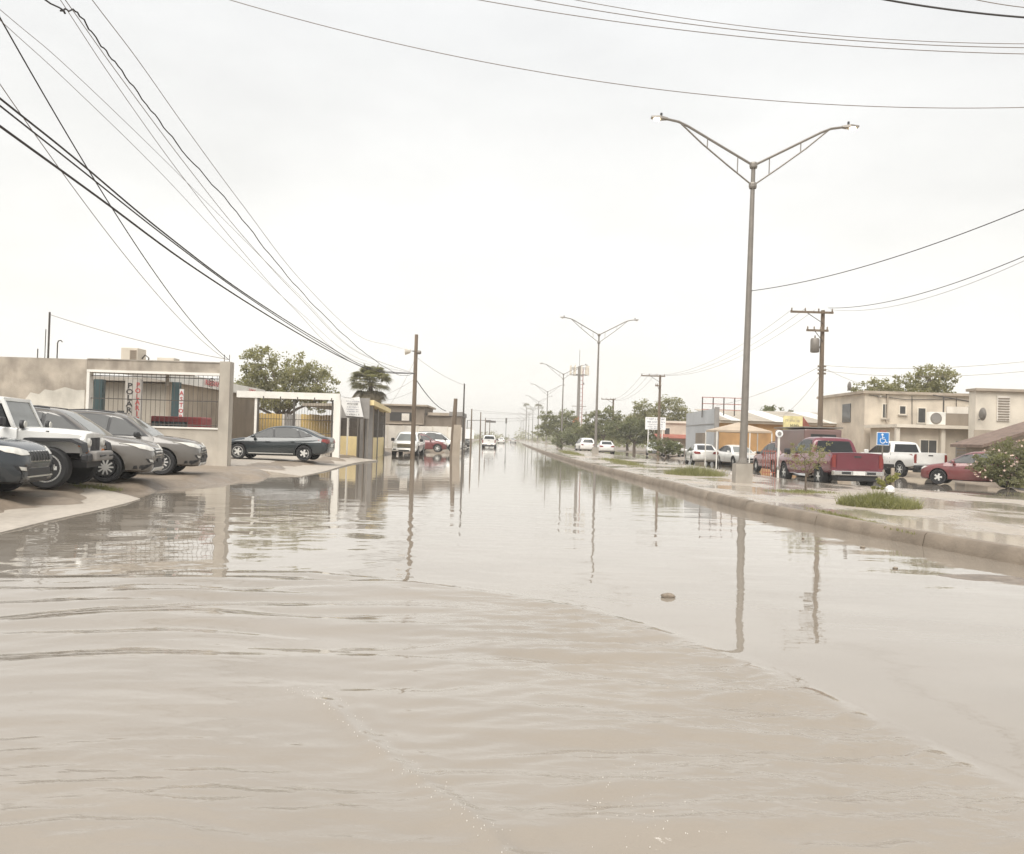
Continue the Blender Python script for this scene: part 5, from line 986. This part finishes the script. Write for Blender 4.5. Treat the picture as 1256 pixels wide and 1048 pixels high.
fb_ = tree('flowering_bush', 'oleander bush with pale pink flowers at the road edge', 20.55, 33.6, 2.2, [(-.75,0,.85,.75,.8,.7),(.25,.2,1.15,.95,.9,.85),(1.4,.2,1.15,1.0,.9,.85),(-.2,-.3,.55,1.1,.8,.5),(1.5,-.3,.6,1.1,.8,.5),(2.6,.2,1.0,.9,.8,.8)], 170, 42, .055, M['leaf'], .05, cat='bush', seed=16, z0=.05)
fl = MB(); r16 = np.random.default_rng(17)
for k in range(70):
    d_ = r16.normal(0,1,3); d_ /= np.linalg.norm(d_); bl_ = [(-.75,0,.85,.75,.8,.7),(.25,.2,1.15,.95,.9,.85),(1.4,.2,1.15,1.0,.9,.85)][k%3]; leaves(fl, np.array(bl_[:3])+np.array((d_[0],-abs(d_[1]),d_[2]))*np.array(bl_[3:])*1.03, 8, (.05,.05,.04), .032, .8, r16)
fl.build('flowers', M['flower'], fb_)
# young trees in the median with grass round them
s1 = gz(988,603,.2); tree('sapling', 'young slender tree on the median before the maroon pickup door', s1.x, s1.y, 1.6, [(-.05,0,1.0,.55,.5,.36),(.38,0,1.2,.44,.4,.28),(-.35,0,1.28,.3,.3,.22),(.1,0,.75,.5,.4,.2)], 30, 20, .03, M['leaf2'], .035, cat='tree', seed=18, z0=.18)
s2 = gz(1086,606,.2); yl = tree('drooping_sapling', 'stubby yellow-green sapling tied to a stake by the grass mound', s2.x, s2.y-.2, .9, [(-.1,0,.45,.30,.3,.20),(-.25,0,.25,.25,.25,.14),(.1,0,.6,.2,.2,.14)], 13, 16, .045, M['yleaf'], .03, cat='tree', seed=19, z0=.18)
boxpart('stake', M['tan'], yl, (.06,-.03,-.1),(.14,.03,.78)); MB().lathe([(.02,0),(.12,.05),(.13,.16),(.05,.24)], c=(-.02,-.12,.05), seg=10).build('plastic_bag', M['signwhite'], yl)
def grass(label, x, y, rx, ry, n, h, seed, z0=.18):
    r_ = np.random.default_rng(seed); mb = MB(); P = r_.normal(0,.45,(n,2)); P = P[(P**2).sum(1) < 1]
    for px_, py_ in P:
        e_ = 1-math.hypot(px_,py_)*.75; bx, by = px_*rx, py_*ry; hh = h*r_.choice([.5,.7,.8,1.0,1.25])*r_.uniform(.5,1.05)*(.45+.55*e_+.25*math.sin(bx*7+by*3)*math.sin(by*9)); a = r_.uniform(0,6.28); w_ = .008; lx, ly = r_.normal(0,.55,2)*hh
        c_, s_ = math.cos(a)*w_, math.sin(a)*w_; k = len(mb.v); mb.v += [(bx-c_,by-s_,-.01),(bx+c_,by+s_,-.01),(bx+lx*.5+c_*.6,by+ly*.5+s_*.6,hh*.6),(bx+lx*.5-c_*.6,by+ly*.5-s_*.6,hh*.6),(bx+lx,by+ly,hh)]; mb.f += [(k,k+1,k+2,k+3),(k+3,k+2,k+4)]
    return tag(mb.build('grass_clump', M['grass'], loc=(x,y,z0)), label, 'grass', kind='stuff')
g1 = gz(1087,622,.2); grass('thick green grass mound round the stubby sapling', g1.x, g1.y+.4, .88, .95, 9000, .32, 1)
g2 = gz(857,583,.2); grass('green grass patch between the round shrub and the lamp pedestal', g2.x, g2.y+.6, 1.3, 1.6, 3500, .42, 2); grass('thin grass ring round the slender young tree', s1.x-.1, s1.y, 1.15, .9, 1400, .08, 3)
grass('grass tuft growing between the slab and the off-roader', -9.0, 17.45, .75, .35, 1100, .14, 4, .12); grass('grass strip along the far kerb of the median', 6.8, 50, .9, 11, 3500, .18, 5); grass('straggly grass strip on the median past the second lamp', 5.6, 78, .8, 14, 3000, .25, 6); grass('scattered grass along the kerb joint near the pedestal', 6.35, 15.3, .12, 2.6, 900, .07, 7); grass('low grass at the foot of the flowering bush', 22.2, 32.6, 2.4, 1.2, 2600, .22, 8, .12)
# far tree line closing the road
ft = MB(); r20 = np.random.default_rng(20)
for k in range(420):
    x = r20.uniform(-150,150); y = r20.uniform(370,440); hh = r20.uniform(1.5,7.5)*(.75+.25*math.sin(x*.13)+.2*math.sin(x*.41)); leaves(ft, (x,y,hh*.55), 26, (3.2,2.5,max(1,hh*.6)), .5, .6, r20)
tag(ft.build('far_woodland', M['leaf2']), 'hazy far-off tree line closing the end of the road', 'trees', kind='stuff')
hl = MB()
for k in range(130):
    y = r20.uniform(130,360); x = 5+.0*y+r20.uniform(7,26)+ (0 if k%2 else 4); hh = r20.uniform(2,5); leaves(hl, (x,y,hh*.5), 40, (2.2,2.5,hh*.55), .3, .6, r20)
tag(hl.build('roadside_thicket', M['leaf']), 'mixed far thicket of trees along the right roadside', 'trees', kind='stuff')
h2 = MB()
for k in range(90):
    y = r20.uniform(135,360); x = -9-.02*y-r20.uniform(0,18); hh = r20.uniform(2,5.5); leaves(h2, (x,y,hh*.5), 40, (2.2,2.5,hh*.55), .3, .6, r20)
tag(h2.build('distant_thicket', M['leaf2']), 'mixed far thicket of trees along the left roadside', 'trees', kind='stuff')

# ------------------------------------------------------------------ overhead wires
def wire(label, pts, r=.006, m='copper', name='overhead_wire'):
    return tag(MB().tube(pts, r, 5).build(name, M[m], smooth=80), label, 'wire')
def onplane(px, py):      # vertical plane of the left pole line
    d_ = ray(px,py); x0, k = -6.62, .0114; t = x0/(d_.x-k*d_.y); return Vector((0,0,CH))+d_*t
def bundle(label, pix, r, m='cable', end=(-6.05,49.9,5.25), wob=0, name='overhead_cable'):
    P = [onplane(*p) for p in pix]; P = [P[0]+(P[0]-P[1]).normalized()*4] + P + ([Vector(end)] if end else [])
    out_ = []
    for i in range(len(P)-1):
        p0,p1,p2,p3 = P[max(i-1,0)],P[i],P[i+1],P[min(i+2,len(P)-1)]
        for j in range(8):
            t = j/8; q = .5*((2*p1)+(p2-p0)*t+(2*p0-5*p1+4*p2-p3)*t*t+(3*p1-p0-3*p2+p3)*t**3)
            if wob: q = q+Vector((0,0,wob*math.sin(i*5.1+j*1.7)))
            out_.append(q)
    out_.append(P[-1]); return tag(MB().tube(out_, r, 6).build(name, M[m], smooth=80), label, 'cable')
bundle('lowest thick black cable sweeping to the horned pole', [(0,155),(120,242),(240,330),(350,400),(430,444),(470,457)], .017)
bundle('thick black cable, upper of the twisted pair to the horned pole', [(0,121),(90,193),(200,285),(300,360),(390,417),(455,452)], .014); bundle('thick black cable, lower of the twisted pair to the horned pole', [(0,130),(95,205),(205,292),(303,364),(392,421),(455,454)], .012)
bundle('wavering thick cable with a kink high over the parked cars', [(62,3),(75,12),(95,16),(118,48),(145,82),(185,135),(230,192),(290,260),(345,330),(400,390),(450,435),(490,460)], .012, wob=.02)
bundle('thin wire running just above the kinked cable', [(113,0),(170,75),(230,160),(300,255),(370,345),(440,412),(480,424)], .006, 'copper', (-6.05,49.9,6.55)); bundle('thin wire strung alongside the kinked cable', [(80,0),(150,98),(230,205),(300,292),(370,368),(440,433)], .006, 'copper'); bundle('faint wire just below the strung pair', [(74,0),(140,100),(220,212),(290,300),(360,378),(430,440)], .005, 'copper')
bundle('pale fine wire crossing over the barred wall upper sky', [(0,12),(80,80),(190,185),(280,275),(370,365),(440,432)], .004, 'copper'); bundle('pale fine wire below its twin over the barred wall', [(0,25),(80,98),(190,205),(290,310),(370,385),(440,440)], .004, 'copper')
wc = Vector((-10.05,28.7,3.95))
def drop(label, p, Y, end, sag, r=.007, m='cable'): a_ = at(*p,Y); wire(label, curve_pts(a_, end, sag, 30), r, m, 'service_drop')
drop('dark service drop falling to the wall end pillar', (-8,8), 11, wc, .55, .011); drop('thinner service drop meeting the wall end pillar', (-8,92), 11.5, wc+Vector((-.1,0,0)), .45, .007, 'copper')
drop('short service cable from the tall roof mast to the pillar', (61,386), 29.2, wc, .12, .01, 'copper')
def cross(label, pa_, Ya, pb_, Yb, sag, r=.007, m='copper'): a_ = at(*pa_,Ya); b_ = at(*pb_,Yb); wire(label, curve_pts(a_, b_, sag, 40), r, m)
cross('lowest single wire crossing high over the road', (255,-8), 14, (1290,131), 14, .62, .007)
cross('lowest of the three wires over the road corner', (570,-3), 13, (1290,67), 13, .2, .007); cross('middle of the three wires over the road corner', (640,-3), 13, (1290,59), 13, .2, .007); cross('highest of the three wires over the road corner', (690,-3), 13, (1290,54), 13, .2, .006)
cross('thick black cable clipping the corner above the road', (1070,-3), 11, (1290,24), 11, .04, .014, 'cable'); cross('thin wire beside the thick corner cable', (1180,-4), 11, (1290,12), 11, .03, .006)
cross('dark wire rising from the lit street lamp pole', (921,357), 28, (1290,243), 17.5, .3, .012, 'cable'); cross('dark wire rising from the transformer pole top', (1016,378), 45, (1290,300), 24, .5, .014, 'cable'); cross('thin wire twinned with the transformer pole line', (1018,380), 45, (1290,304), 24, .65, .008)
for k, dx in enumerate((-1.75,-1.1,-.5)):
    wire('span wire from transformer pole to the billboard pole, '+['outer','middle','inner'][k]+' strand', curve_pts((17+dx,44.8,9.05),(14.4+dx,79.8,8.15),1.3,24), .009); wire('span wire from billboard pole to the tree-hidden pole, '+['outer','middle','inner'][k]+' strand', curve_pts((14.4+dx,79.8,8.15),(14.8+dx,119.8,7.75),1.2,20), .011)
wire('low service wire from the transformer pole to the right, upper strand', curve_pts((17,44.9,6.0),at(1290,440,38),.3), .009); wire('low service wire from the transformer pole to the right, lower strand', curve_pts((17,44.9,5.7),at(1290,452,38),.35), .009)
wire('low service wire from the transformer pole to the workshop, upper strand', curve_pts((17,44.9,6.0),(15.0,60,4.3),.3), .01); wire('low service wire from the transformer pole to the workshop, lower strand', curve_pts((17,44.9,5.6),(20.0,60,3.8),.25), .009); wire('slanting wire from transformer pole to the cream house roof', curve_pts((17,44.9,5.9),(26.5,55,5.3),.3), .009)
wire('service cable from the horned pole to the brown building', curve_pts((-6.05,50,5.0),(-6.2,76,3.8),.35), .03, 'cable'); wire('thin wire from the horned pole to the thin dark pole', curve_pts((-6.05,50,6.3),(-3.72,62,5.4),.2), .01); wire('thin wire from horned pole back towards the palm, upper', curve_pts((-6.05,50,6.2),(-9.3,60,3.3),.3), .008); wire('thin wire from horned pole to the kiosk roof', curve_pts((-6.05,50,4.9),(-8.6,48,3.3),.1), .008); wire('drooping thin wire from horned pole to the carport', curve_pts((-6.05,50,4.2),(-9.3,43.2,3.5),.5), .007)
for k in range(4): wire('faint wire crossing the far road, '+['first','second','third','fourth'][k]+' beyond the leaning post', curve_pts((-4.6+.0*k,[92,116,150,190][k],[4.5,4.9,4.9,5.1][k]),(16,[150,170,200,235][k],[7,8,8.5,9][k]),.6), [.012,.015,.018,.02][k])
# ------------------------------------------------------------------ stones in the water, scraps along the kerb
def stone(label, x, y, z, s, seed, name='stone', m='stone'):
    r_ = np.random.default_rng(seed); bm = bmesh.new(); bmesh.ops.create_icosphere(bm, subdivisions=2, radius=s)
    for v in bm.verts: v.co = v.co*(1+r_.normal(0,.10)); v.co.z *= .6; v.co.x *= 1.25
    me = bpy.data.meshes.new(name); bm.to_mesh(me); bm.free(); me.materials.append(M[m]); me.shade_smooth(); o = link(name, me, None, (x,y,z)); return tag(o, label, 'stone')
q = gz(819,733); stone('brown stone poking out of the calm water ahead of the wake', q.x, q.y, .012, .055, 1)
for i, (px_, py_, s_, l_) in enumerate(((1058,672,.035,'pale pebble in the water close to the kerb foot'),(938,641,.03,'small dark pebble at the kerb foot before the pedestal'),(1098,698,.028,'lone pebble in the shallows where the kerb bends'),(985,661,.022,'tiny dark scrap afloat between pebbles near the kerb'))):
    q = gz(px_,py_); stone(l_, q.x, q.y, .01, s_, 30+i, 'pebble')
qa, qb = gz(1212,709), gz(1290,716); r40 = np.random.default_rng(40)
mud_m = mat('wet_mud', (.15,.115,.085), .35, .3, 6, bump=.5)
for kk, (qc, rx_, ry_) in enumerate(((qa,.62,.30),(qb,.7,.34))):
    nn_ = 44; rad_ = 1+.22*np.convolve(np.tile(r40.normal(0,1,nn_),3),np.ones(5)/5,'same')[nn_:2*nn_]; v_ = [(0,0,.022)]+[(rx_*f_*rad_[i]*math.cos(i/nn_*6.283),ry_*f_*rad_[i]*math.sin(i/nn_*6.283),h_) for f_,h_ in ((.55,.016),(1.0,-.006)) for i in range(nn_)]
    f_ = [(0,1+i,1+(i+1)%nn_) for i in range(nn_)]+[(1+i,1+nn_+i,1+nn_+(i+1)%nn_,1+(i+1)%nn_) for i in range(nn_)]
    tag(MB().add(v_, f_).build('mud_bank', mud_m, loc=(qc.x,qc.y,0), smooth=60), kind='structure')
# foam along the second crest; pale specks beside it stand in for glints
ff = MB(); r41 = np.random.default_rng(41)
def fleck(x_, y_, r_):
    z_ = float(WZ[np.searchsorted(wys,y_),np.searchsorted(wxs,x_)])+.001
    ff.lathe([(r_,-.004),(r_*.9,r_*.35),(r_*.4,r_*.7)], c=(x_,y_,z_), seg=6)
for k in range(260):
    t_ = r41.random()*(len(CREST2)-2.2); i_ = int(t_); p_ = CREST2[i_]*(1-(t_-i_))+CREST2[i_+1]*(t_-i_); fleck(p_[0]+r41.normal(.02,.035), p_[1]+r41.normal(.02,.035), abs(r41.normal(.0008,.0006))+.0006)
for k in range(110): fleck(.55+r41.normal(0,.13)+.04*r41.normal(), 3.35+r41.normal(0,.35), abs(r41.normal(.0008,.0006))+.0006)
ffo = ff.build('froth_glints', mat('froth_glints', (.6,.57,.52), .4, .05, 5), smooth=60)
tag(ffo, 'specks of foam on the wake crest and painted water glints beside it', 'froth_glints', kind='stuff')

# ------------------------------------------------------------------ damp air
hz_ = MB().bb((-960,-340,-1.6),(960,1260,27)).build('haze', M['white']); hm = bpy.data.materials.new('damp_air'); hm.use_nodes = True; hn = hm.node_tree.nodes; hn.clear()
ho = hn.new('ShaderNodeOutputMaterial'); hv = hn.new('ShaderNodeVolumePrincipled'); hv.inputs['Color'].default_value = (.97,.95,.92,1); hv.inputs['Density'].default_value = .001; hm.node_tree.links.new(hv.outputs[0], ho.inputs['Volume'])
hz_.data.materials.clear(); hz_.data.materials.append(hm); tag(hz_, kind='stuff')

for o in bpy.data.objects:
    if o.type == 'EMPTY' and o.name.startswith('leafy_tree'): o.scale = (.95,.95,.8)
